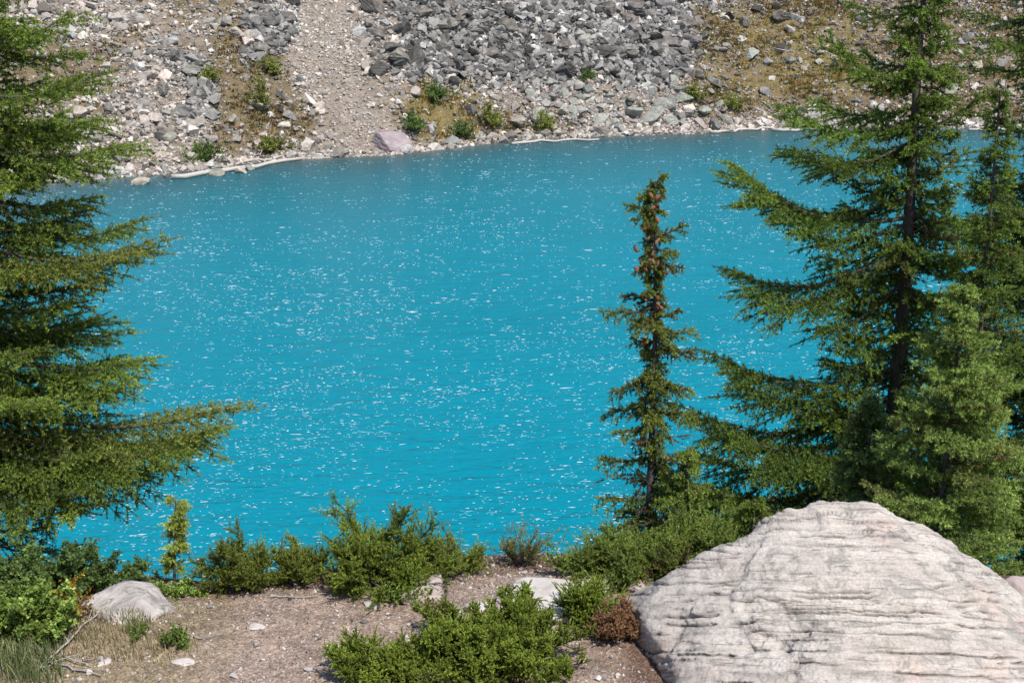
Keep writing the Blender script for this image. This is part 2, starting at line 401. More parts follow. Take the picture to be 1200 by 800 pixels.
# ---- individual boulders of the far slope (shared template meshes)
M_BLOCK = rock_mat('dark_block', (.064, .058, .051), (.155, .142, .126), (.285, .265, .235), 1.3, 1., bdist=.12)
M_PALE = rock_mat('pale_block', (.21, .19, .16), (.35, .32, .275), (.50, .46, .405), 1.3, 1., bdist=.12)
M_GREEN = rock_mat('lichen_block', (.20, .205, .185), (.34, .345, .31), (.48, .475, .44), 1.3, 1., lichen=(.20, .20, .15), bdist=.12)
T_ROCK = [cut_rock(200+k, 4, (1, random.uniform(.5, .85), random.uniform(.42, .7)), 11, .10, 60, 3) for k in range(14)]
TM = {}
for nm, mt in (('dark', M_BLOCK), ('pale', M_PALE), ('green', M_GREEN)):
    TM[nm] = []
    for k, (V, F) in enumerate(T_ROCK):
        me = mesh_np('boulder_mesh', V, F, None, False); me.materials.append(mt); TM[nm].append(me)
placed = []
def put_boulder(px, py, r, kind, label, group, z_sink=.25, sc=(1, 1, 1), name='boulder', me=None):
    # walk down the ray until it meets the slope
    d = ray(px, py); s = np.arange(60, 130, .1)
    pts = np.array([0, 0, CAM_Z])+d[None]*s[:, None]
    h = hill_z(pts[:, 0], pts[:, 1]); i = np.argmax(pts[:, 2] < np.maximum(h, 0))
    p = pts[i]
    for q in placed:
        if (p[0]-q[0])**2+(p[1]-q[1])**2 < (.62*(r+q[2]))**2: return None
    placed.append((p[0], p[1], r))
    o = link(name, me or random.choice(TM[kind]), None, None, (p[0], p[1], p[2]+r*(.5-z_sink)*sc[2]))
    o.scale = (r*sc[0], r*sc[1], r*sc[2]); o.rotation_euler = (random.gauss(0, .28), random.gauss(0, .28), random.uniform(0, 6.28))
    return tag(o, label, 'boulder', group)
# singled-out ones
for (px, py, r, kind, sc, lab) in [
    (915, 24, 1.25, 'dark', (1.1, .9, 1.2), 'large smooth grey boulder alone in the ochre slope across the lake'),
    (487, 70, 1.15, 'dark', (1.2, .8, 1.1), 'long tilted grey boulder at the lower edge of the dark block field'),
    (222, 84, .95, 'dark', (1.1, 1, .9), 'flat grey boulder above a smaller one on the left scree'),
    (226, 112, .75, 'dark', (1.1, 1, 1.), 'blue grey boulder just below a flat one on the left scree'),
    (170, 80, .40, 'pale', (1.3, .8, .8), 'small white stone on the left scree'),
    (328, 47, .45, 'pale', (1.4, .8, .9), 'bright white block among dark stones at the top'),
    (708, 158, .95, 'pale', (1.3, .8, .6), 'cream coloured flat boulder standing in the water on the far shore'),
    (741, 118, .85, 'pale', (1.3, .8, .6), 'pale flat topped boulder on the slope above the cream shore boulder'),
    (608, 146, .95, 'pale', (.8, .8, 1.2), 'upright pale boulder close above the far waterline beside a shrub'),
    (684, 52, .95, 'green', (1, 1, 1), 'rounded greenish grey boulder in the right part of the block field'),
    (640, 48, 1.0, 'dark', (1.2, 1, .9), 'broad dark boulder in the middle of the block field'),
    (575, 66, 1.0, 'dark', (1.3, 1, .8), 'low wide dark boulder near the bottom of the block field'),
    (826, 132, .95, 'green', (1.1, .8, 1), 'grey green boulder just above the far waterline near the right trees'),
    (808, 48, .95, 'dark', (1.4, .7, .8), 'long slanting boulder at the right end of the block field'),
    (880, 66, .95, 'green', (1.1, 1, .8), 'lichened pale boulder below the lone boulder on the ochre slope')]:
    put_boulder(px, py, r*.82, kind, lab, None, sc=sc)
_V, _F = cut_rock(977, 5, (1, .8, .55), 10, .06, 50); _me = mesh_np('slab', _V, _F, None, False); _me.materials.append(rock_mat('purple_slab', (.20, .155, .155), (.31, .25, .25), (.42, .36, .36), 1.6, 0, bdist=.08))
_o = put_boulder(460, 172, 1.25, 'pale', 'purplish flat slab sloping into the water on the far shore', None, sc=(1.25, .9, .75), me=_me)
if _o: _o.rotation_euler = (.25, .1, .2)
ZB = [(150, 430, 830, -10, 95, .36, 1.0, 'dark', 'dark grey angular boulder in the block field across the lake', 'dark boulders of the block field'),
      (62, 620, 850, 92, 150, .36, .85, 'green', 'greenish grey boulder on the stony slope below the block field', 'greenish boulders below the block field'),
      (36, 90, 335, 0, 170, .32, .7, 'pale', 'pale grey boulder on the scree left of the gravel chute', 'pale boulders of the left scree'),
      (24, 830, 1190, 0, 130, .35, .75, 'pale', 'grey boulder lying in the ochre grass of the right slope', 'boulders of the ochre right slope'),
      (26, 160, 1190, None, None, .3, .6, 'pale', 'pale stone lying along the far waterline', 'stones along the far waterline'),
      (10, 280, 345, 0, 60, .5, .8, 'dark', 'dark boulder in the narrow stone strip left of the gravel chute', 'dark boulders left of the gravel chute')]
for (cnt, x0, x1, y0, y1, r0, r1, kind, lab, grp) in ZB:
    got = tries = 0
    while got < cnt and tries < cnt*8:
        tries += 1; px = random.uniform(x0, x1)
        if y0 is None:
            sx = (px-600)/FOC*92; ypx = project(np.array([sx]), shore(np.array([sx])), np.array([0.]))[1][0]; py = ypx+random.uniform(-9, 1)
        else: py = random.uniform(y0, y1)
        if put_boulder(px, py, r0+(r1-r0)*random.random()**2.2, kind, lab, grp): got += 1

# ---- driftwood logs on the far shore
m, n, l, b = newmat('driftwood'); v = objcoord(n, l, (3, 30, 30)); a = noise(n, l, 2, 5, .6, v)
l.new(ramp(n, l, a.outputs[0], [(.3, (.30, .26, .22)), (.65, (.62, .57, .50))]).outputs[0], b.inputs['Base Color']); b.inputs['Roughness'].default_value = .85; bump(n, l, a.outputs[0], .6, .02, b); M_DRIFT = m
for (a0, a1, r, lab) in [((198, 205), (352, 184), .16, 'longest pale driftwood log slanting along the left far shore'),
                         ((245, 188), (330, 181), .10, 'short pale driftwood log lying above the longest one'),
                         ((600, 164), (700, 159), .10, 'thin bleached log beside the cream boulder on the far shore'),
                         ((830, 151), (905, 147), .12, 'bleached log left of the tall spruce on the far shore'),
                         ((905, 149), (985, 147), .11, 'straight bleached log behind the tall spruce branches on the far shore'),
                         ((1140, 149), (1200, 147), .12, 'bleached log at the far right end of the far shore')]:
    p0 = at_z(*a0, .3); p1 = at_z(*a1, .3); L = 8
    pts = np.array([p0+(p1-p0)*q/L+np.array([random.gauss(0, .12), random.gauss(0, .28), random.gauss(0, .09)]) for q in range(L+1)])
    for q in range(L+1): pts[q, 2] = max(hill_z(pts[q:q+1, 0], pts[q:q+1, 1])[0], 0)+r*.8
    Vt, Ft = tube(pts, np.linspace(r, r*.6, L+1), 8)
    for q in range(3):
        b0 = pts[random.randint(1, L-1)]; b1 = b0+np.array([random.gauss(0, .5), random.gauss(0, .35), random.uniform(.15, .5)]); V2, F2 = tube(np.linspace(b0, b1, 4), np.linspace(r*.5, r*.15, 4), 6); Ft = np.concatenate([Ft, np.concatenate([F2])+len(Vt)]); Vt = np.concatenate([Vt, V2])
    c0 = pts[0].copy(); caps = [[k for k in range(8)]]
    me = mesh_np('log', Vt-c0, Ft, None, True); bm = bmesh.new(); bm.from_mesh(me); bmesh.ops.holes_fill(bm, edges=[e for e in bm.edges if e.is_boundary]); bm.to_mesh(me); bm.free()
    tag(link('driftwood_log', me, M_DRIFT, None, c0), lab, 'log')

# ================================================================== FOLIAGE
def needles(A, B, base, tip, dens, nl, wid, ang=(.45, .8), up=.25, jitter=.3, bare=0., seed=0, flat=0., tipw=None):
    """triangular needles / leaves along twigs A->B; base/tip colours per twig (n,3)"""
    r = np.random.default_rng(seed)
    D = B-A; L = np.linalg.norm(D, axis=1); k = np.maximum(2, (L*dens).astype(int)); i = np.repeat(np.arange(len(A)), k); n = len(i)
    D = D/(L[:, None]+1e-9)
    u = bare+(1-bare)*r.random(n)
    pos = A[i]+(B-A)[i]*u[:, None]
    rv = r.normal(size=(n, 3)); rv[:, 2] += up; d = D[i]
    perp = rv-(rv*d).sum(1)[:, None]*d; perp /= np.linalg.norm(perp, axis=1)[:, None]+1e-9
    ca = r.uniform(*ang, n)[:, None]; nd = d*ca+perp*np.sqrt(1-ca**2)
    ln = nl*r.uniform(.65, 1.15, n)*(1-.35*(u > .9))
    sd = np.cross(nd, r.normal(size=(n, 3))); sd /= np.linalg.norm(sd, axis=1)[:, None]+1e-9
    wd = (wid*r.uniform(.7, 1.3, n))[:, None]
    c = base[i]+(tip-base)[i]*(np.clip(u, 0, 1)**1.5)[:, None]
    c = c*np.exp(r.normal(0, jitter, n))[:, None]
    if flat:      # broad leaf: diamond quad
        V = np.stack([pos, pos+nd*ln[:, None]*.5+sd*wd, pos+nd*ln[:, None], pos+nd*ln[:, None]*.5-sd*wd], 1)
        F = np.arange(4*n).reshape(n, 4); C = np.repeat(c, 4, axis=0)
    else:
        V = np.stack([pos-sd*wd*.5, pos+sd*wd*.5, pos+nd*ln[:, None]], 1)
        F = np.arange(3*n).reshape(n, 3); C = np.repeat(c, 3, axis=0)
    return V.reshape(-1, 3), F, np.clip(C, .002, .9)

def unit(v): return v/(np.linalg.norm(v)+1e-9)
UP = np.array([0, 0, 1.])
class Twigs:
    def __init__(s): s.A = []; s.B = []; s.b = []; s.t = []
    def add(s, A, B, b, t):
        A = np.atleast_2d(A); s.A.append(A); s.B.append(np.atleast_2d(B)); s.b.append(np.broadcast_to(b, A.shape)); s.t.append(np.broadcast_to(t, A.shape))
    def arr(s): return tuple(np.concatenate(q) for q in (s.A, s.B, s.b, s.t))

def spruce_branch(tw, wood, P0, P1, r0, rnd, cols, sag, upt, frond=.34, sub=.085, droop=.35, bare=.06, step=.046):
    """one limb from P0 to P1 with flat drooping side fronds"""
    L = np.linalg.norm(P1-P0); n = max(5, int(L/.16)); s = np.linspace(0, 1, n+1)
    h = P1-P0; side = unit(np.cross(h, UP)+1e-6)
    wig = np.cumsum(rnd.normal(0, .012*L, n+1)); wig -= wig[0]; wig = wig-s*wig[-1]
    pts = P0+h*s[:, None]+UP*(-sag*L*np.sin(np.pi*s**.9)*(1-.0*s)+upt*L*(s**4-s))[:, None]+side*wig[:, None]
    V, F = tube(pts, np.linspace(r0, .004, n+1), 5); wood.add(V, F)
    dark, light, tip = cols
    if rnd.random() < .10: k_ = rnd.uniform(.25, .6); light = light*(1-k_)+np.array([.22, .15, .06])*k_; tip = tip*(1-k_)+np.array([.30, .20, .08])*k_
    T = np.gradient(pts, axis=0); T /= np.linalg.norm(T, axis=1)[:, None]
    nb = max(4, int(L*(1-bare)/step)); sg = 1
    tone = rnd.uniform(.75, 1.2)
    for k in range(nb):
        q = bare+(1-bare)*(k+rnd.uniform(0, .8))/nb
        p = np.array([np.interp(q, s, pts[:, c]) for c in range(3)]); t = unit(np.array([np.interp(q, s, T[:, c]) for c in range(3)]))
        sg = -sg; S = unit(np.cross(t, UP))*sg
        prof = frond*L*(.3+.7*math.sin(math.pi*min(1, .15+.85*(1-q))))*min(1, q*3+.5)
        lb = max(min(.07, .45*L), min(prof*rnd.uniform(.6, 1.15), .62))*(1. if q < .93 else .7)
        d = unit(t*rnd.uniform(.55, .95)+S*rnd.uniform(.55, 1.0)-UP*droop*rnd.uniform(.1, 1.3)+UP*.12)
        m = max(2, int(lb/sub)); ss = np.linspace(0, 1, m+1)[:, None]
        bp = p+d*lb*ss-UP*droop*.30*lb*ss**2+t*.12*lb*ss**2
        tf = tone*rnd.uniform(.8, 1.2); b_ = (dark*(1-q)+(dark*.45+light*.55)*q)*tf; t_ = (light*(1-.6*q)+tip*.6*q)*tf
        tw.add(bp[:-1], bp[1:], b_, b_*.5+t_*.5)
        if lb > .15: 
            V, F = tube(bp, np.linspace(.004, .0015, m+1), 3); wood.add(V, F)
        # secondary twigs
        bd = unit(bp[-1]-bp[0]); S2 = unit(np.cross(bd, UP))
        a = bp[1:-1] if m > 2 else bp[1:]
        for sgn in (-1, 1):
            ln = np.clip((lb*.42*(1-.6*ss[1:len(a)+1, 0]))*rnd.uniform(.6, 1.2, len(a)), .03, .14)[:, None]
            dd = bd*.75+S2*sgn*rnd.uniform(.5, .9, (len(a), 1))-UP*rnd.uniform(-.1, .5, (len(a), 1))*droop*1.3
            dd = dd/np.linalg.norm(dd, axis=1)[:, None]
            tw.add(a, a+dd*ln, b_*.8+t_*.2, t_)
        for (ub, uu, l0, l1) in ((.45, -.8, .05, .14), (.7, .75, .035, .085)):
            ln = rnd.uniform(l0, l1, len(a))[:, None]*min(1, .5+lb)
            dd = bd*ub+UP*uu*rnd.uniform(.5, 1.2, (len(a), 1))+rnd.normal(0, .35, (len(a), 3)); dd /= np.linalg.norm(dd, axis=1)[:, None]
            tw.add(a, a+dd*ln, b_*.8+t_*.2, t_*.8+b_*.2 if uu > 0 else t_*.5+b_*.5)
        tw.add(bp[-1:], bp[-1:]+unit(bd-UP*.1)*.06, t_*.7+b_*.3, t_)
    k2 = int(L*38); qq = rnd.uniform(.06, 1, k2); pm = np.stack([np.interp(qq, s, pts[:, c]) for c in range(3)], 1); tm = np.stack([np.interp(qq, s, T[:, c]) for c in range(3)], 1)
    dd = tm*.6+rnd.normal(0, .45, (k2, 3))+UP*.45; dd /= np.linalg.norm(dd, axis=1)[:, None]
    tw.add(pm, pm+dd*rnd.uniform(.03, .085, k2)[:, None], (dark*.4+light*.6)*tone, (light*.6+tip*.4)*tone)
    tw.add(pts[int(n*.55):-1], pts[int(n*.55)+1:], light*tone, tip*tone)

def conifer(name, label, base, top, r0, env, heroes, cols, n_fill, depth_len, needle=(420, .020, .006), seed=1, sag=.06, upt=.10, rise=(-.25, .15),
            droop=.35, frond=.34, group=None, y_lo=None, bare=.05, step=.046, bark=None, side_bias=0., front=1., dead=8):
    """base/top: world points of the trunk; env: rows (photo py, reach left, reach right) in photo pixels; heroes: (attach py, tip px, tip py, dy)"""
    rnd = np.random.default_rng(seed)
    base = np.array(base, float); top = np.array(top, float); H = top-base
    root = empty(name, base); tag(root, label, 'tree', group)
    wood = Acc(); n = 26; s = np.linspace(0, 1, n+1)
    tp = base+H*s[:, None]; tp[:, 0] += .012*np.linalg.norm(H)*np.sin(s*5+seed)*s*(1-s)*4*.4
    V, F = tube(tp-base, r0*(1-s)**.85+.006, 12); ang = np.arctan2(V[:, 1], V[:, 0]); V = V+.0; wood.add(V, F)
    tw = Twigs(); env = np.array(env, float)
    trunk_py = np.array([project(p[0], p[1], p[2])[1] for p in tp]); order = np.argsort(trunk_py)
    def on_trunk(py): 
        q = np.interp(py, trunk_py[order], s[order]); return base+H*q, q
    def px2m(p): return (p[1]*cp-(p[2]-CAM_Z)*sp_)/FOC
    for (apy, tx, ty, dy) in heroes:
        p0, q = on_trunk(apy); p1 = at_y(tx, ty, p0[1]+dy)
        spruce_branch(tw, wood, p0-base, p1-base, .010+.016*min(1, np.linalg.norm(p1-p0)/2), rnd, cols, sag, upt, frond, droop=droop, bare=.08, step=step)
    lo = env[:, 0].max() if y_lo is None else y_lo; hi = env[:, 0].min()
    for k in range(n_fill):
        apy = hi+(lo-hi)*((k+rnd.random())/n_fill)
        p0, q = on_trunk(apy); m = px2m(p0)
        phi = rnd.uniform(0, 2*math.pi)
        if side_bias and rnd.random() < side_bias: phi = rnd.normal(0, .7)
        cx, sy = math.cos(phi), math.sin(phi)
        ru, rs = rnd.uniform(.55, .95), rnd.uniform(*rise); ecol = env[:, 1] if cx < 0 else env[:, 2]
        prof = np.interp(q, [0, 1], [depth_len, .06])*rnd.uniform(.7, 1.0); typ = apy
        for _ in range(3):
            reach = np.interp(typ, env[:, 0], ecol)*m*ru*min(1.15, 1+sy*(L if _ else 0)/p0[1])-.06
            reach = max(reach, .04)
            L = min(reach/max(abs(cx), .05), max(prof, min(reach, prof*1.2))); typ = apy-(rs-.05)*L/m
        if sy < 0: L *= front
        L = max(L, .045)
        p1 = p0+np.array([cx*L, sy*L, L*rs])
        spruce_branch(tw, wood, p0-base, p1-base, .006+.014*min(1, L/1.6), rnd, cols, sag, upt, frond, droop=droop, bare=bare, step=step)
    for k in range(dead):       # dead grey twigs low in the crown
        p0, q = on_trunk(hi+(lo-hi)*rnd.uniform(.45, .95)); a = rnd.uniform(math.pi, 2*math.pi); L = rnd.uniform(.25, .6)*min(1.4, depth_len+.3)
        d = np.array([math.cos(a), math.sin(a)*.8, rnd.uniform(-.35, .1)]); p = p0-base+unit(d)*L*np.linspace(0, 1, 7)[:, None]+rnd.normal(0, .012, (7, 3)); p[0] = p0-base
        V, F = tube(p, np.linspace(.006, .002, 7), 4); wood.add(V, F)
        for j in range(7):
            i0 = rnd.integers(1, 7); e = p[i0]+unit(d+rnd.normal(0, .7, 3))*rnd.uniform(.06, .18); V, F = tube(np.linspace(p[i0], e, 4)+rnd.normal(0, .004, (4, 3)), np.linspace(.0032, .0012, 4), 3); wood.add(V, F)
            if rnd.random() < .35: tw.add(p[i0], e, np.array([.16, .08, .04]), np.array([.26, .14, .08]))
    # leader
    ax = unit(H); tl = min(.5, np.linalg.norm(H)*.12)
    a = top-base-ax*tl*np.linspace(1, .0, 8)[:, None]
    tw.add(a[:-1], a[1:], cols[1], cols[2])
    A, B, b_, t_ = tw.arr()
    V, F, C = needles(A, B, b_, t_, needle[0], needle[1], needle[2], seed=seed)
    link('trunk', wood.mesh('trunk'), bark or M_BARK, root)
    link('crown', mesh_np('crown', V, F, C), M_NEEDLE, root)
    print(name, 'twigs', len(A), 'needles', len(F))
    return root, tp, s

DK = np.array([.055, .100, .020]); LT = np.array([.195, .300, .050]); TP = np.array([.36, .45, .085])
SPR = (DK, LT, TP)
OLD = (np.array([.065, .108, .022]), np.array([.21, .315, .05]), np.array([.41, .47, .08]))
BLU = (np.array([.06, .105, .034]), np.array([.19, .285, .082]), np.array([.28, .38, .11]))
YNG = (np.array([.12, .19, .04]), np.array([.31, .43, .10]), np.array([.47, .58, .16]))

def trunk_pts(px0, py0, px1, py1, Y):
    """vertical trunk passing the lower pixel (px1,py1) at depth Y, top at pixel row py0"""
    lo = at_y(px1, py1, Y); hi = at_y(px0, py0, Y); return lo, hi
def grounded(lo, hi):
    """extend the trunk line from hi through lo down to the ground"""
    d = (lo-hi)/(hi[2]-lo[2]); p = lo.copy()
    g = float(ground_z(np.array([p[0]]), np.array([p[1]]))[0]); return p+d*(p[2]-g+.05)

# left spruce: trunk just outside the frame
lo, hi = trunk_pts(-85, -420, -62, 640, 9.2)
conifer('spruce_tree', 'big dense spruce whose boughs hang in from the left edge', grounded(lo, hi), hi, .15,
        [(-420, 10, 10), (-100, 120, 114), (0, 160, 134), (30, 170, 132), (60, 170, 124), (75, 150, 110), (98, 150, 120), (112, 150, 110), (130, 180, 169), (165, 190, 202), (190, 170, 189), (203, 170, 110), (218, 140, 75), (235, 170, 154), (265, 190, 242), (298, 190, 234), (325, 190, 134), (360, 190, 114), (385, 200, 209), (430, 200, 229), (452, 200, 174), (468, 200, 214), (490, 210, 319), (520, 210, 304), (552, 200, 199), (570, 190, 114), (640, 150, 105), (700, 150, 100)],
        [(40, 77, 20, -.1), (30, 87, 62, .3), (95, 97, 90, -.4), (120, 114, 140, .2), (140, 132, 172, -.3), (150, 120, 195, .5), (190, 52, 205, .2), (215, 102, 232, .4), (240, 150, 265, 0.), (262, 158, 290, -.5), (280, 138, 305, .5), (320, 112, 330, .3), (350, 82, 352, -.2),
         (365, 130, 392, .2), (390, 148, 425, -.3), (410, 150, 440, .5), (430, 128, 455, -.4), (450, 244, 482, -.2), (470, 238, 512, .2), (480, 218, 520, -.5), (500, 173, 555, .1), (520, 138, 545, -.3), (540, 97, 575, .3), (570, 82, 600, -.3), (600, 52, 620, .3), (610, 67, 645, 0)],
        (OLD[0], OLD[1], OLD[2]), 215, 2.0, (370, .022, .0078), 11, rise=(-.22, .05), droop=.25, frond=.34, side_bias=.35, y_lo=590)

# right tall spruce
lo, hi = trunk_pts(1094, -130, 1044, 480, 12.0)
conifer('spruce_tree', 'tallest spruce on the right, bare dark trunk showing between open tiers', grounded(lo, hi), hi, .105,
        [(-130, 15, 15), (0, 90, 70), (40, 70, 60), (80, 105, 60), (120, 130, 65), (170, 140, 70), (205, 100, 60), (240, 120, 70), (270, 150, 90), (310, 150, 90), (350, 80, 70), (390, 60, 60), (430, 150, 70), (480, 180, 60), (530, 190, 60), (580, 200, 60), (640, 200, 60)],
        [(10, 1000, 5, .1), (95, 972, 45, -.3), (75, 1010, 60, .4), (140, 928, 128, -.2), (125, 960, 118, .5), (175, 925, 175, .2), (165, 960, 178, -.5), (255, 866, 196, -.2), (235, 900, 225, .3), (262, 940, 268, -.3), (292, 868, 322, 0), (300, 895, 345, -.4), (285, 960, 300, .4), (365, 965, 350, .2), (330, 960, 385, -.4),
         (430, 848, 420, -.2), (450, 870, 452, .3), (470, 812, 486, -.1), (500, 858, 505, -.5), (520, 830, 535, .3), (555, 790, 560, -.2), (575, 850, 575, -.6), (590, 820, 600, .1), (610, 880, 612, -.6),
         (90, 1140, 55, .2), (150, 1150, 110, -.2), (205, 1135, 175, .2), (225, 1120, 218, -.3), (262, 1160, 262, .2), (300, 1130, 300, -.3), (345, 1125, 350, .2)],
        SPR, 230, 1.3, (370, .026, .0092), 12, frond=.38, rise=(-.22, .10), droop=.42, upt=.16, y_lo=640)
# right edge dark spruce
lo, hi = trunk_pts(1236, -160, 1212, 600, 12.6)
conifer('spruce_tree', 'dark spruce cut by the right edge of the view', grounded(lo, hi), hi, .10,
        [(-160, 10, 10), (0, 70, 70), (50, 62, 70), (100, 50, 70), (150, 40, 70), (195, 70, 80), (230, 105, 90), (280, 150, 120), (340, 160, 130), (420, 170, 140), (520, 175, 140), (700, 175, 140)],
        [(20, 1140, 12, .1), (40, 1165, 45, -.3), (75, 1160, 78, .2), (230, 1125, 260, -.2), (270, 1105, 300, .2), (350, 1105, 380, .1), (420, 1115, 440, .3)],
        (DK, LT*.95, TP*.8), 300, 1.6, (330, .025, .0088), 13, frond=.42, rise=(-.25, .05), y_lo=700)
# slim spruce
lo, hi = trunk_pts(1172, 105, 1150, 420, 11.2)
conifer('spruce_tree', 'slim spruce with a reddish stem between the tallest and the edge spruce', grounded(lo, hi), hi, .032,
        [(105, 6, 6), (150, 34, 30), (200, 48, 40), (260, 68, 55), (330, 60, 55), (420, 70, 60), (600, 80, 70)], [],
        SPR, 150, .78, (360, .022, .0075), 14, rise=(-.1, .25), y_lo=600)
# light green young spruce
lo, hi = trunk_pts(1130, 335, 1100, 640, 9.3)
conifer('spruce_tree', 'bright yellow green young spruce right behind the big boulder', grounded(lo, hi), hi, .026,
        [(335, 6, 6), (365, 48, 40), (420, 85, 70), (470, 105, 85), (530, 110, 100), (590, 115, 105), (650, 115, 105), (720, 110, 100)], [],
        YNG, 165, .9, (380, .027, .0074), 15, sag=.02, upt=-.02, rise=(.1, .45), droop=.12, y_lo=720)
# blue green young spruce
lo, hi = trunk_pts(1020, 468, 1012, 640, 9.9)
conifer('spruce_tree', 'short blue green spruce left of the bright young one', grounded(lo, hi), hi, .022,
        [(468, 6, 6), (500, 38, 34), (550, 62, 50), (610, 78, 62), (700, 80, 60)], [],
        BLU, 110, .68, (380, .025, .0074), 16, sag=.02, upt=-.02, rise=(.05, .4), droop=.15, y_lo=700)
# small spruce by the lip with cones
lo, hi = trunk_pts(768, 212, 762, 655, 9.4)
sroot, stp, ss_ = conifer('spruce_tree', 'narrow ragged spruce hung with red brown cones, centre right', grounded(lo, hi), hi, .032,
        [(212, 4, 4), (245, 22, 12), (275, 10, 24), (300, 14, 22), (325, 5, 6), (350, 22, 16), (375, 36, 26), (400, 26, 30), (430, 20, 36), (455, 30, 34), (470, 40, 40), (500, 38, 36), (520, 18, 18), (550, 38, 36), (580, 34, 30), (610, 50, 50), (650, 60, 60), (690, 60, 60)],
        [(214, 776, 208, 0), (244, 740, 242, 0), (236, 752, 232, .05), (250, 752, 256, -.1), (276, 798, 266, 0), (290, 788, 296, -.1), (300, 748, 318, 0), (305, 792, 312, .1), (352, 738, 345, .1), (360, 718, 366, 0), (365, 745, 385, -.1), (372, 792, 365, 0), (390, 806, 388, 0), (400, 744, 398, .1), (405, 810, 412, -.1),
         (440, 722, 458, 0), (438, 740, 452, -.15), (445, 806, 456, 0), (470, 716, 482, .1), (480, 810, 486, 0), (500, 728, 506, -.1), (535, 708, 540, 0), (540, 808, 530, .1), (580, 708, 586, 0), (600, 730, 620, -.1)],
        (np.array([.055, .075, .018]), np.array([.20, .265, .05]), np.array([.42, .45, .09])), 112, .45, (480, .019, .0078), 17, sag=.03, upt=.06, rise=(-.35, .05), droop=.3, frond=.40, y_lo=690, bare=.03, step=.034)
# cones (parts of the small spruce)
m, n, l, b = newmat('cone_scales'); v = objcoord(n, l); a = noise(n, l, 120, 3, .6, v)
l.new(ramp(n, l, a.outputs[0], [(.3, (.14, .055, .028)), (.7, (.33, .15, .07))]).outputs[0], b.inputs['Base Color']); b.inputs['Roughness'].default_value = .7; bump(n, l, a.outputs[0], .8, .01, b)
prof = [(0, 0.004), (.008, .010), (.02, .0125), (.032, .0105), (.042, .006), (.048, .001)]
V, F = tube([(0, 0, -q[0]) for q in prof], np.array([q[1] for q in prof]), 8); cme = mesh_np('cone', V, F, None, True); cme.materials.append(m)
cr = np.random.default_rng(5)
for k in range(66):
    q = cr.choice([230, 245, 268, 285, 300, 312, 345, 362, 378, 395, 412, 430, 455], p=[.1, .1, .1, .1, .1, .08, .08, .1, .08, .06, .04, .03, .03])+cr.normal(0, 7)
    p = at_y(766+cr.normal(0, 7.5), q, 9.35+cr.normal(0, .05))-np.array(sroot.location)
    o = link('cone', cme, None, sroot, p); o.rotation_euler = (cr.normal(0, .5), cr.normal(0, .5), cr.uniform(0, 6)); o.scale = [cr.uniform(.9, 1.35)]*3

# ---- shrubs
def shrub(name, label, cat, base, rx, ry, h, n_stem, cols, needle, seed=1, twig=(.05, .10), per=16, spread=1., leafy=False, woodmat=None, group=None, lean=(0, 0), bushy=.5, bare=.25, pitch=(.15, 1.25), follow=True):
    """juniper-like clump: stems arching out of the base, tufted with upright twigs; rx, ry, h in metres"""
    rnd = np.random.default_rng(seed); base = np.array(base, float)
    root = empty(name, base); tag(root, label, cat, group)
    wood = Acc(); tw = Twigs(); dark, light, tip = cols
    for k in range(n_stem):
        az = rnd.uniform(0, 2*math.pi); el = rnd.uniform(*pitch); f = rnd.uniform(.5, 1.)*(1.22 if rnd.random() < .1 else 1.)
        end = np.array([math.cos(az)*math.cos(el)*rx*spread+lean[0], math.sin(az)*math.cos(el)*ry*spread+lean[1], math.sin(el)*h])*f
        st = np.array([rnd.normal(0, .12*rx), rnd.normal(0, .12*ry), 0])
        if follow:
            g0 = ground_z(np.array([base[0]+end[0]]), np.array([base[1]+end[1]]))[0]-base[2]; end[2] += max(-.15, min(.15, g0))
        mid = st*.5+end*.5+np.array([0, 0, -.10*h])+rnd.normal(0, .06*rx, 3)
        s = np.linspace(0, 1, 9)[:, None]; pts = st*(1-s)**2+2*mid*s*(1-s)+end*s*s
        V, F = tube(pts, np.linspace(.009, .003, 9), 5); wood.add(V, F)
        tone = rnd.uniform(.7, 1.25); L = np.linalg.norm(end-st)
        nb = int(per*rnd.uniform(.7, 1.2))
        for j in range(nb):
            q = bare+(1-bare)*rnd.random()
            p = np.array([np.interp(q, s[:, 0], pts[:, c]) for c in range(3)])
            d = unit(rnd.normal(0, .55, 3)+unit(end-st)*.6+UP*.55); ln = rnd.uniform(*twig)*(1.7 if rnd.random() < .25 else 1.)
            e = p+d*ln; tf = tone*rnd.uniform(.8, 1.2)
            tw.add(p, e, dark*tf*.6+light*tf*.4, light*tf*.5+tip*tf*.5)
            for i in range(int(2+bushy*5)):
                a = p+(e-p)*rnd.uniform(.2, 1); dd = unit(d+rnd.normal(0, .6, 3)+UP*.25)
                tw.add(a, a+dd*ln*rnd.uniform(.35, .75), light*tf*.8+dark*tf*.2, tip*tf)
        tw.add(pts[5:-1], pts[6:], light*tone, tip*tone)
    A, B, b_, t_ = tw.arr()
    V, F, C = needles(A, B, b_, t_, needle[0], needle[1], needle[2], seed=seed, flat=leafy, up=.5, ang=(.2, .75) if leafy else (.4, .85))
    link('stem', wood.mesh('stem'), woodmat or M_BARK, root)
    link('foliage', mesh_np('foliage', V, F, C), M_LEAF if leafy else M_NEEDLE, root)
    return root
def gp(px, py):
    """point on the near ground seen at a photo pixel"""
    d = ray(px, py); s = np.arange(4.5, 14, .01); pts = np.array([0, 0, CAM_Z])+d[None]*s[:, None]
    i = np.argmax(pts[:, 2] < ground_z(pts[:, 0], pts[:, 1])); return pts[i]
JUN = (np.array([.05, .074, .014]), np.array([.185, .255, .036]), np.array([.37, .45, .075]))
JOL = (np.array([.06, .065, .018]), np.array([.16, .20, .04]), np.array([.31, .36, .065]))
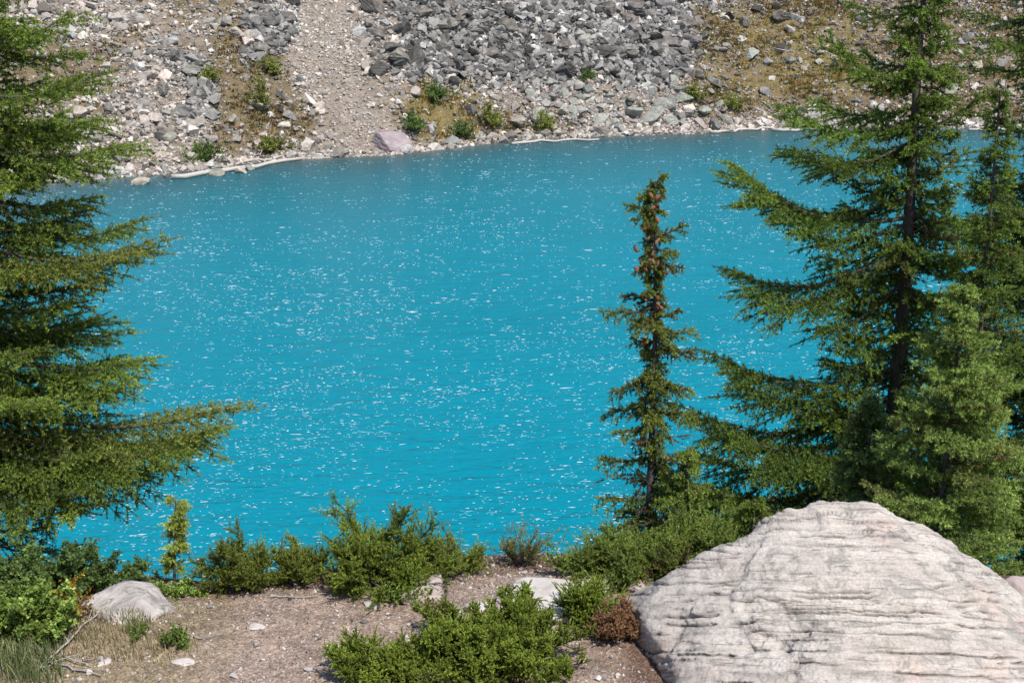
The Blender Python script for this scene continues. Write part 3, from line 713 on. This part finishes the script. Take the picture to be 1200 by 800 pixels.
RST = (np.array([.13, .055, .03]), np.array([.31, .155, .08]), np.array([.48, .31, .17]))
ND = (1500, .0085, .0052)
G = gp
shrub('juniper_bush', 'largest bright green juniper at the bottom edge, its twigs in thick upright tufts', 'bush', G(568, 784), .76, .42, .38, 84, JUN, ND, 31, per=30, bushy=.7, bare=.5, twig=(.035, .07))
shrub('juniper_bush', 'juniper sprig rising in front of the long pale flat rock', 'bush', G(605, 748), .24, .22, .34, 26, JUN, ND, 32, per=30, bushy=.7, bare=.5, twig=(.03, .06))
shrub('juniper_bush', 'rusty brown dying juniper against the left flank of the big boulder', 'bush', G(722, 750), .17, .16, .24, 20, RST, ND, 33, per=26, bare=.4, twig=(.03, .06))
shrub('juniper_bush', 'small juniper tuft left of the rusty one, above the bright clump', 'bush', G(684, 728), .15, .15, .28, 14, JUN, ND, 34, per=28)
shrub('juniper_bush', 'low juniper at the left end of the bright bottom clump', 'bush', G(435, 802), .36, .26, .30, 40, JUN, ND, 35, per=30, bushy=.7, bare=.5, twig=(.03, .06))
# bushes on the lip
shrub('krummholz_bush', 'dark tufted bush left of the tallest lip bush, beside the thin seedling', 'bush', G(283, 690), .30, .28, .42, 30, JOL, (700, .012, .0048), 41, per=26, bare=.5, twig=(.04, .08), pitch=(.1, 1.05), lean=(0, 0))
shrub('krummholz_bush', 'round dark bush touching the tallest lip bush on its left', 'bush', G(350, 682), .20, .22, .36, 22, JOL, (700, .012, .0048), 42, per=26, bare=.5, twig=(.04, .08), pitch=(.1, 1.0))
shrub('krummholz_bush', 'tallest green bush on the lip, ragged shoots against the lake', 'bush', G(445, 686), .52, .34, .62, 44, (JUN[0], JUN[1]*.9, JUN[2]*.9), (620, .014, .0052), 43, per=28, bare=.5, pitch=(.1, 1.05))
shrub('krummholz_bush', 'small sparse bush right of the tallest lip bush', 'bush', G(528, 674), .26, .22, .32, 16, JOL, (560, .013, .0046), 44, per=18, bare=.45, pitch=(.15, 1.05))
shrub('krummholz_bush', 'thin half bare bush alone in the middle of the lip', 'bush', G(612, 662), .24, .2, .26, 14, (JOL[0]*1.4, np.array([.20, .19, .06]), np.array([.32, .31, .09])), (380, .012, .0046), 45, per=9, pitch=(.3, 1.4))
shrub('krummholz_bush', 'spreading mid green bush under the narrow spruce', 'bush', G(735, 672), .62, .34, .30, 48, (BLU[0], BLU[1]*np.array([1.1, 1, .7]), BLU[2]*np.array([1.1, 1, .7])), (560, .016, .0055), 46, per=30, bare=.4)
shrub('krummholz_bush', 'mid green bush between the narrow spruce and the big boulder', 'bush', G(820, 662), .45, .34, .42, 38, (BLU[0], BLU[1]*np.array([1.1, 1, .7]), BLU[2]*np.array([1.1, 1, .7])), (560, .016, .0055), 47, per=30, bare=.4)
shrub('krummholz_bush', 'leafless brown bush in the gap left of the big boulder', 'bush', G(792, 676), .26, .2, .26, 14, (RST[0]*.5, RST[1]*.4, RST[2]*.4), (260, .012, .0042), 48, per=12)
lo, hi = trunk_pts(806, 530, 800, 650, 9.1)
conifer('spruce_tree', 'yellow green sapling leaning on the right side of the narrow spruce', grounded(lo, hi), hi, .02,
        [(530, 5, 5), (560, 26, 30), (600, 44, 50), (650, 60, 70), (700, 60, 70)], [], OLD, 60, .55, (400, .022, .007), 18, dead=2, sag=.03, upt=-.02, rise=(-.1, .3), droop=.2, y_lo=690)
lo, hi = trunk_pts(885, 585, 880, 660, 9.0)
conifer('spruce_tree', 'tiny spruce peeping over the left shoulder of the big boulder', grounded(lo, hi), hi, .02,
        [(585, 6, 6), (620, 40, 36), (660, 60, 60), (700, 60, 60)], [], OLD, 44, .5, (400, .022, .007), 19, dead=2, sag=.03, upt=-.02, rise=(-.05, .3), droop=.2, y_lo=690)
# thin seedling against the water
lo, hi = trunk_pts(206, 586, 204, 690, 7.6)
conifer('larch_seedling', 'thin lone larch seedling with yellow green tufts in front of the water', grounded(lo, hi), hi, .005,
        [(586, 3, 3), (600, 10, 8), (615, 6, 6), (632, 11, 8), (645, 22, 9), (660, 6, 6), (690, 4, 4)], [], (np.array([.22, .27, .045]), np.array([.42, .50, .09]), np.array([.55, .60, .13])), 26, 0.05, (420, .018, .0048), 20, dead=0, sag=0, upt=0, rise=(-.1, .4), droop=.1, bare=.05, step=.03, frond=.2, y_lo=672)
# leafy undergrowth on the left
LEA = (np.array([.055, .09, .018]), np.array([.14, .22, .04]), np.array([.26, .35, .075]))
LDK = (np.array([.035, .065, .02]), np.array([.09, .15, .04]), np.array([.16, .23, .06]))
shrub('leafy_shrub', 'dark green leafy shrub under the left spruce, against the water', 'bush', G(60, 694), .62, .34, .34, 34, LDK, (210, .030, .008), 51, per=18, leafy=True)
shrub('leafy_shrub', 'low dark shrub behind the half buried pale rock', 'bush', G(132, 686), .36, .22, .16, 24, LDK, (220, .024, .007), 52, twig=(.03, .06), pitch=(.1, 1.0), per=18, leafy=True)
shrub('leafy_shrub', 'bright green leafy shrub at the left edge, above the grass', 'bush', G(28, 745), .46, .34, .36, 32, LEA, (200, .030, .009), 53, per=18, leafy=True)
shrub('leafy_shrub', 'yellow green ground plant spilling over the lip right of the pale rock', 'bush', G(208, 697), .26, .14, .07, 18, (LEA[0], LEA[1]*1.2, LEA[2]*1.25), (260, .018, .006), 54, twig=(.02, .04), pitch=(.1, .9), per=12, leafy=True)
shrub('leafy_shrub', 'small orange tinged plant at the foot of the bright left shrub', 'bush', G(78, 730), .14, .12, .13, 10, (np.array([.10, .07, .02]), np.array([.26, .16, .03]), np.array([.42, .22, .03])), (200, .020, .007), 55, per=9, leafy=True)
shrub('leafy_shrub', 'low green plant on the dry grass below the pale rock', 'bush', G(160, 745), .07, .06, .07, 6, (LEA[0], LEA[1]*.9, LEA[2]*.8), (240, .014, .004), 56, twig=(.02, .035), per=8, leafy=True)
shrub('leafy_shrub', 'single dark tuft at the end of the thin fallen stick', 'bush', G(208, 754), .08, .07, .08, 8, (LEA[0]*.8, LEA[1]*.8, LEA[2]*.7), (220, .018, .006), 57, twig=(.025, .045), per=9, leafy=True)
shrub('leafy_shrub', 'little yellow green plant at the foot of the pointed stone', 'bush', G(482, 704), .14, .08, .06, 10, (LEA[0], LEA[1]*1.2, LEA[2]), (220, .016, .006), 58, per=9, leafy=True)
shrub('leafy_shrub', 'slender upright green tuft beside the pointed stone', 'bush', G(478, 690), .05, .05, .18, 7, (LEA[0], LEA[1], LEA[2]*.9), (240, .020, .005), 59, per=9, leafy=True, pitch=(.9, 1.5))
shrub('leafy_shrub', 'thin reddish stemmed plant standing behind the bright bottom clump', 'bush', G(515, 745), .16, .12, .20, 9, (np.array([.06, .06, .02]), np.array([.13, .12, .04]), np.array([.20, .17, .05])), (150, .018, .005), 60, per=8, leafy=True, pitch=(.6, 1.4))

# ---- shrubs on the far slope
def hp(px, py):
    d = ray(px, py); s = np.arange(60, 130, .1); pts = np.array([0, 0, CAM_Z])+d[None]*s[:, None]
    i = np.argmax(pts[:, 2] < np.maximum(hill_z(pts[:, 0], pts[:, 1]), 0)); return pts[i]
FY = (np.array([.08, .10, .02]), np.array([.20, .23, .05]), np.array([.32, .33, .08])); FG = (np.array([.05, .085, .022]), np.array([.115, .18, .045]), np.array([.19, .26, .07]))
for k, (px, py, rx, h, cols, lab) in enumerate([
    (307, 134, 1.1, 3.4, FY, 'tall yellow green shrub on the left scree beside the gravel chute'),
    (318, 88, .9, 1.3, FY, 'small yellowish shrub just above the tall left scree shrub'),
    (235, 186, 1.9, 1.3, FG, 'dark green rounded shrub by the water on the left far shore'),
    (320, 178, 2.2, .9, FY, 'low yellowish shrub above the longest driftwood log'),
    (509, 120, 1.1, 1.5, FG, 'green shrub in the yellow mossy patch below the block field'),
    (576, 150, 1.2, 2.4, FY, 'upright yellow green shrub close to the middle of the far shore'),
    (482, 155, 1.8, 1.4, FG, 'spreading green shrub above the purplish far slab'),
    (541, 162, 1.2, 1.0, FG, 'low green shrub by the waterline left of the upright shrub'),
    (640, 156, 1.5, 1.3, FY, 'ragged shrub between boulders right of the upright far shrub'),
    (812, 118, 1.0, 1.0, FY, 'small shrub on the slope above the grey green waterline boulder'),
    (858, 128, 1.3, .9, FY, 'yellowish low shrub left of the tall spruce on the far slope'),
    (692, 98, .9, .8, FG, 'tiny green shrub among the greenish boulders'),
    (245, 98, .9, 1.0, FY, 'small yellowish shrub right of the blue grey left boulder')]):
    shrub('slope_shrub', lab, 'bush', hp(px, py), rx*.8, rx*.7, h*.8, 13, cols, (20, .13, .036), 70+k, twig=(.22, .45), per=11, bare=.35, leafy=True, follow=False, pitch=(.2, 1.45))

# ground cover on the far slope: low ochre and yellow-green tussocks
N = 110000
x = rng.uniform(-50, 56, N); t = rng.uniform(.6, 32, N); y = shore(x)+t; z = hill_z(x, y)
ch, bl, ye, ve, fu, px, py = zones(x, y, z)
pr = np.clip(.9*ve+.9*ye-.9*bl-.8*ch+.02, 0, 1)*np.clip(.5+1.6*fbm2(x, y, .45, 4, 61), 0, 1)
ok = (rng.random(N) < pr*.62) & (py > -260); x, y, z, ye = x[ok], y[ok], z[ok], ye[ok]
nT = len(x); nb = 9
i = np.repeat(np.arange(nT), nb); hh = rng.uniform(.10, .30, len(i)); a = rng.random(len(i))*6.28; sp = rng.random(len(i))*.28
bx = x[i]+np.cos(a)*sp; by = y[i]+np.sin(a)*sp; bz = z[i]-.02
ln = np.stack([np.cos(a)*.16, np.sin(a)*.16, hh], 1); w_ = .05
P = np.stack([bx, by, bz], 1); sdv = np.stack([-np.sin(a), np.cos(a), 0*a], 1)*w_
V = np.stack([P-sdv, P+sdv, P+ln], 1).reshape(-1, 3)
pal = np.array([[.20, .15, .055], [.30, .22, .05], [.15, .145, .04], [.26, .17, .08], [.13, .15, .035], [.34, .20, .04]])
pc = pal[rng.integers(0, 6, nT)]*np.where(ye > .5, 1.25, .9)[:, None]*np.exp(rng.normal(0, .2, nT))[:, None]
tag(link('ground_cover', mesh_np('ground_cover', V, np.arange(len(V)).reshape(-1, 3), np.repeat(pc[i], 3, axis=0)), M_GRASS), 'ochre and yellow green low plants in patches on the far slope', 'ground cover', kind='stuff')

# ================================================================== FOREGROUND ROCKS
# ---- the big boulder
def big_boulder():
    D, F = ico(8)
    c0 = np.array([2.02, 6.32, 9.10])
    PL = [((0.02, -.33, .945), .508), ((.39, -.22, .895), .613), ((-.235, -.27, .935), .553), ((-.41, -.26, .875), .615), ((0, -.2, .98), .618), ((-.58, -.22, .78), .755), ((.50, -.18, .845), .693), ((.61, -.15, .77), .83),
          ((-.95, -.25, -.08), 1.09), ((-.80, -.50, .30), 1.13), ((0, -.93, -.35), 1.0), ((-.35, -.85, -.4), 1.12), ((0, 1, .12), .82), ((.97, -.2, .05), 1.22), ((0, 0, -1), .7),
          ((.55, .5, .65), 1.10), ((-.45, .55, .7), 1.06), ((.8, .1, .55), 1.13), ((-.75, .1, .62), 1.11), ((-.3, -.62, .72), .80)]
    nr = np.array([p[0] for p in PL]); nr /= np.linalg.norm(nr, axis=1)[:, None]; dd = np.array([p[1] for p in PL])
    q = np.maximum(D @ nr.T, 1e-3)/dd; rad = 1/((q**55).sum(1)**(1/55))
    P = D*rad[:, None]
    N_ = D.copy(); 
    ns = np.array([.03, .55, .83]); ns /= np.linalg.norm(ns)
    wv = fbm(P*np.array([.9, 1.6, 1.6])+3, 4)
    h = P @ ns + .045*wv + .016*fbm(P*np.array([3, 6, 6])+9, 4, .6)+.006*fbm(P*np.array([14, 22, 22])+4, 3, .6)
    d = .034*fbm(P*1.6+5, 4)+.022*fbm(P*5+2, 4)
    def saw(f, off, sharp=.82):
        s = (h*f+off) % 1.; return np.where(s < sharp, s/sharp, (1-s)/(1-sharp))
    m1 = smooth(-.15, .3, fbm(P*np.array([1.1, 2, 2])+21, 3)); m2 = smooth(-.2, .25, fbm(P*np.array([2, 4, 4])+33, 3))
    m3 = smooth(.0, .35, fbm(P*np.array([1.3, 2.6, 2.6])+77, 4)); m4 = smooth(-.1, .3, fbm(P*np.array([2.6, 5, 5])+91, 4))
    d += .034*m1*(saw(2.1, .2, .95)-.5)+.022*m3*(saw(4.7, .6, .93)-.5)+.014*m2*(saw(10.5, .1, .88)-.5)+.006*m4*(saw(23, .1)-.5)
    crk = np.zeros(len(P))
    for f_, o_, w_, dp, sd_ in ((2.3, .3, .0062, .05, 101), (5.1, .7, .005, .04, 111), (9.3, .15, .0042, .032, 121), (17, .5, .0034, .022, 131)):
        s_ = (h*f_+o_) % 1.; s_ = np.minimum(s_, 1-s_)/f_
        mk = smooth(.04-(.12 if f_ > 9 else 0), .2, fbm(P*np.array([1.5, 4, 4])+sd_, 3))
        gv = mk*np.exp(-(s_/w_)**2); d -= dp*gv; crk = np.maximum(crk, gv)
    # broken-off shoulder on the left, a scooped ledge on the right, chips along the crest
    x_, y_, z_ = P[:, 0], P[:, 1], P[:, 2]; top = smooth(0, .15, z_)
    c_ = x_+.60+.16*np.sin(y_*6+1)+.10*fbm(P*3+61, 3); d -= .035*top*(1-smooth(-.05, .04, c_))*smooth(-1.35, -1.0, x_)
    sc_ = np.exp(-((x_-.60+.3*(y_-.2))/.30)**2)*(1-smooth(.20, .235, y_+.06*np.cos((x_-.6)*7)+.04*fbm(P*5+71, 2)))*smooth(-.25, .15, y_); d -= .05*top*sc_
    for cx_, wd_, dp_ in ((-.20, .07, .035), (.42, .09, .03), (-.66, .09, .04), (.80, .07, .03)): d -= dp_*np.exp(-((x_-cx_+.15*(y_-.7)+.04*fbm(P*6+81, 2))/wd_)**2)*smooth(.35, .7, y_)
    # broken notches and a few deep cracks
    nt_ = fbm(P*np.array([1.6, 2.4, 3.2])+50, 4); d -= .03*smooth(.2, .36, nt_)
    d += .010*fbm(P*22+8, 3)+.005*fbm(P*60+1, 2)
    P = P+N_*d[:, None]*np.array([1., 1., 1.])
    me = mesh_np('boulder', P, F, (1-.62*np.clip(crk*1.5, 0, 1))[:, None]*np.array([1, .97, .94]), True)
    m, n, l, b = newmat('quartzite')
    v = objcoord(n, l)
    # strata-aligned coordinate
    vs = objcoord(n, l, (1/1.2, 1/1.6, 1/9.), (R(-33.5), R(2), 0), 'TEXTURE'); st = noise(n, l, 2.0, 7, .68, vs, .35)
    vs2 = objcoord(n, l, (1/2.6, 1/3., 1/26.), (R(-33.5), R(2), 0), 'TEXTURE'); st2 = noise(n, l, 1.6, 5, .7, vs2, .5)
    big = noise(n, l, 1.6, 4, .6, v, .6); gr = noise(n, l, 60, 4, .75, v); lich = noise(n, l, 5, 6, .72, v, .8); pk = noise(n, l, 2.3, 3, .5, v, .4)
    c = ramp(n, l, st.outputs[0], [(.28, (.30, .275, .25)), (.42, (.46, .42, .38)), (.6, (.585, .545, .495)), (.8, (.49, .44, .395))]).outputs[0]
    c = mix(n, l, c, (.54, .40, .345), ramp(n, l, pk.outputs[0], [(.54, 0.), (.70, .4)]).outputs[0])
    c = mix(n, l, c, (.24, .235, .215), ramp(n, l, lich.outputs[0], [(.52, 0.), (.60, .65)]).outputs[0])
    c = mix(n, l, c, (.17, .14, .125), ramp(n, l, st2.outputs[0], [(.35, .75), (.44, 0.)]).outputs[0])
    c = mix(n, l, c, ramp(n, l, gr.outputs[0], [(.3, (.62, .6, .58)), (.6, (1.08, 1.08, 1.08))]).outputs[0], .75, 'MULTIPLY')
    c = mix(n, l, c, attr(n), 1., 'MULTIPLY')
    l.new(c, b.inputs['Base Color']); b.inputs['Roughness'].default_value = .85
    p = bump(n, l, st2.outputs[0], .5, .02, None); p = bump(n, l, lich.outputs[0], .4, .02, None, p); bump(n, l, gr.outputs[0], .6, .008, b, p)
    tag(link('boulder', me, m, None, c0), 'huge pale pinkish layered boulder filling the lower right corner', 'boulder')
big_boulder()

M_FG = rock_mat('pale_rock', (.30, .26, .235), (.50, .45, .41), (.66, .61, .56), 3.2, 0, lichen=(.33, .31, .27), bdist=.03)
M_FP = rock_mat('pink_rock', (.25, .19, .17), (.40, .32, .29), (.54, .46, .43), 4, 0, bdist=.03)
M_FW = rock_mat('weathered_rock', (.22, .19, .17), (.42, .375, .34), (.60, .55, .50), 5.5, 0, lichen=(.24, .215, .17), bdist=.05, bstr=1.)
def fg_rock(name, lab, px, py, dims, seed, mat, rot=(0, 0, 0), sink=.3, strata=5, cat='rock', group=None, sub=5):
    V, F = cut_rock(seed, sub, dims, 14, .07, 14, strata); p = G(px, py)
    o = link(name, mesh_np(name, V, F, None, True), mat, None, (p[0], p[1], p[2]+dims[2]*(1-2*sink)*.6)); o.rotation_euler = rot
    return tag(o, lab, cat, group)
fg_rock('rock', 'half buried pale rock with a rounded back at the lower left', 160, 713, (.30, .26, .10), 330, M_FW, (.28, .10, .2), .70)
fg_rock('rock', 'long low white rock flush with the path, behind the bright juniper', 655, 706, (.38, .22, .10), 302, M_FG, (0, 0, .05), .3)
fg_rock('rock', 'pointed pinkish grey stone standing on the lip side of the path', 498, 700, (.19, .14, .12), 303, M_FP, (.1, 0, .3), .3)
fg_rock('rock', 'flat whitish stone lying left of the pointed stone', 437, 709, (.085, .06, .022), 304, M_FG, (0, 0, .1), .3)
fg_rock('rock', 'small white stone alone on the path, nearest to the bushes on the left', 301, 735, (.055, .035, .02), 305, M_FG, (0, 0, .2), .3, sub=4)
fg_rock('rock', 'flat pale stone between the pointed stone and the bright juniper', 560, 712, (.12, .07, .04), 306, M_FG, (0, .1, .4), .35)
fg_rock('rock', 'low pinkish stone showing at the left end of the long white rock', 590, 716, (.12, .10, .05), 307, M_FP, (0, 0, .4), .35)
fg_rock('rock', 'flat shaded stone on the lip below the spreading mid green bush', 738, 688, (.14, .09, .05), 308, M_FP, (0, 0, .1), .35)
fg_rock('rock', 'grey stone half hidden in the bush left of the big boulder', 778, 668, (.10, .08, .08), 309, M_FG, (0, 0, .9), .3)
fg_rock('rock', 'dark stone at the right edge beside the big boulder', 1196, 704, (.18, .16, .13), 310, M_FP, (0, 0, .5), .3)
fg_rock('rock', 'thin pale stone at the bottom left of the path', 218, 776, (.07, .035, .016), 311, M_FG, (0, 0, -.1), .3, sub=4)
fg_rock('rock', 'small pale stone below the half buried rock', 122, 776, (.05, .035, .02), 312, M_FG, (0, 0, .4), .3, sub=4)

# ---- loose pebbles and needle litter on the path
N = 26000
x = rng.uniform(-3.9, 3.2, N); y = rng.uniform(5.3, 8.3, N); ok = (y-lip(x) < .35) & (rng.random(N) < np.clip(.55+fbm2(x, y, 1.5, 3, 71), .1, 1)); x, y = x[ok], y[ok]; z = ground_z(x, y)
sz = np.clip(.006+.0045*rng.pareto(2.7, len(x)), .005, .032)
g = np.clip(rng.normal(.37, .15, len(x)), .07, .75)[:, None]*np.array([1.04, .96, .90])
tag(link('gravel', scatter_mesh('gravel', HULLS, np.stack([x, y, z+sz*.25], 1), sz, rot_rand(len(x), .5), g), M_SCREE), 'loose pinkish gravel on the path', 'gravel', kind='stuff')
N = 16000
x = rng.uniform(-3.9, 1.2, N); y = rng.uniform(5.5, 8.0, N); a = rng.random(N)*6.28; ln = rng.uniform(.012, .05, N); z = ground_z(x, y)+.004+rng.random(N)*.006
P = np.stack([x, y, z], 1); d = np.stack([np.cos(a)*ln, np.sin(a)*ln, rng.normal(0, .004, N)], 1); s_ = np.stack([-np.sin(a), np.cos(a), 0*a], 1)*.0016
V = np.stack([P-s_, P+s_, P+d], 1).reshape(-1, 3); pal = np.array([[.20, .10, .05], [.30, .2, .12], [.12, .07, .045], [.42, .34, .24]])
tag(link('litter', mesh_np('litter', V, np.arange(3*N).reshape(-1, 3), np.repeat(pal[rng.integers(0, 4, N)], 3, axis=0)), M_GRASS), 'brown needles and bits strewn over the path', 'litter', kind='stuff')

# ---- grass: dry tussocks on the left mound, green blades in the corner
def grass(lab, pts, nb, hmin, hmax, pal, spread, seed):
    r = np.random.default_rng(seed); P = []; C = []
    for (px, py, k) in pts:
        g = G(px, py); n = int(nb*k)
        x = g[0]+r.normal(0, spread, n); y = g[1]+r.normal(0, spread*.8, n); z = ground_z(x, y)-.005
        h = r.uniform(hmin, hmax, n); a = r.random(n)*6.28; ben = r.uniform(.1, .7, n)*h; w_ = .0026
        b0 = np.stack([x, y, z], 1); m_ = b0+np.stack([np.cos(a)*ben*.35, np.sin(a)*ben*.35, h*.6], 1); e = b0+np.stack([np.cos(a)*ben, np.sin(a)*ben, h], 1)
        s_ = np.stack([-np.sin(a), np.cos(a), 0*a], 1)*w_
        P.append(np.stack([b0-s_, b0+s_, m_+s_*.8, m_-s_*.8, e], 1).reshape(-1, 3)); C.append(np.repeat(np.array(pal)[r.integers(0, len(pal), n)]*np.exp(r.normal(0, .2, n))[:, None], 5, axis=0))
    V = np.concatenate(P); n = len(V)//5; i = np.arange(n)*5
    Q = np.stack([i, i+1, i+2, i+3], 1); T = np.stack([i+3, i+2, i+4], 1)
    return tag(link('grass', mesh_np('grass', V, [Q, T], np.concatenate(C)), M_GRASS), lab, 'grass', kind='stuff')
grass('dry straw coloured grass below the half buried pale rock', [(random.uniform(85, 225), random.uniform(722, 775), 1) for _ in range(44)], 24, .025, .09, [(.36, .29, .17), (.28, .22, .12), (.42, .36, .22), (.20, .18, .07)], .06, 81)
grass('pale green grass in the bottom left corner', [(random.uniform(-30, 60), random.uniform(745, 800), 1) for _ in range(46)], 40, .05, .17, [(.13, .19, .06), (.18, .22, .09), (.32, .29, .16), (.10, .14, .04)], .06, 82)
grass('thin green grass around the pointed stone on the path', [(random.uniform(460, 500), random.uniform(688, 705), 1) for _ in range(8)]+[(random.uniform(140, 175), random.uniform(725, 750), 1) for _ in range(8)], 26, .03, .11, [(.17, .22, .06), (.25, .24, .10)], .03, 83)

# ---- dead sticks
m, n, l, b = newmat('dead_wood'); v = objcoord(n, l, (20, 20, 20)); a = noise(n, l, 3, 4, .6, v)
l.new(ramp(n, l, a.outputs[0], [(.3, (.22, .19, .165)), (.7, (.46, .42, .38))]).outputs[0], b.inputs['Base Color']); b.inputs['Roughness'].default_value = .85; M_DEAD = m
def stick(lab, pix, r, lift=.012, forks=0, seed=0):
    rnd = np.random.default_rng(seed); P = np.array([G(*p) for p in pix]); k = np.linspace(0, len(P)-1, 14)
    pts = np.stack([np.interp(k, np.arange(len(P)), P[:, c]) for c in range(3)], 1)+rnd.normal(0, .006, (14, 3))
    pts[:, 2] = np.maximum(pts[:, 2], ground_z(pts[:, 0], pts[:, 1]))+lift; o0 = pts[0].copy()
    w_ = Acc(); V, F = tube(pts-o0, np.linspace(r, r*.45, 14), 6); w_.add(V, F)
    for f in range(forks):
        i = rnd.integers(3, 11); d = unit(pts[i+1]-pts[i]); d = unit(d+np.array([rnd.normal(0, .6), rnd.normal(0, .6), rnd.uniform(.0, .35)])); L = rnd.uniform(.07, .2)
        q = pts[i]-o0+d*L*np.linspace(0, 1, 5)[:, None]+rnd.normal(0, .004, (5, 3)); V, F = tube(q, np.linspace(r*.5, r*.2, 5), 5); w_.add(V, F)
    tag(link('stick', w_.mesh('stick'), M_DEAD, None, o0), lab, 'stick')
stick('long grey stick slanting up the left mound from the bottom left', [(45, 790), (90, 748), (128, 712)], .008, .03, 2, 1)
stick('forked whitish dead branch lying along the bottom left edge', [(35, 778), (70, 782), (120, 796)], .008, .02, 4, 2)
stick('short dead branch crossing the forked one at the bottom left', [(40, 792), (75, 776), (110, 785)], .006, .03, 3, 3)
stick('thin pale stick right of the low dark tuft on the path', [(212, 742), (235, 750), (262, 744)], .005, .012, 3, 4)
stick('pale stick lying on the lip under the round dark bush', [(318, 700), (350, 702), (372, 700)], .006, .012, 1, 5)
stick('thin stick leaning among twigs under the spreading mid green lip bush', [(690, 690), (720, 683), (765, 686)], .006, .02, 3, 6)
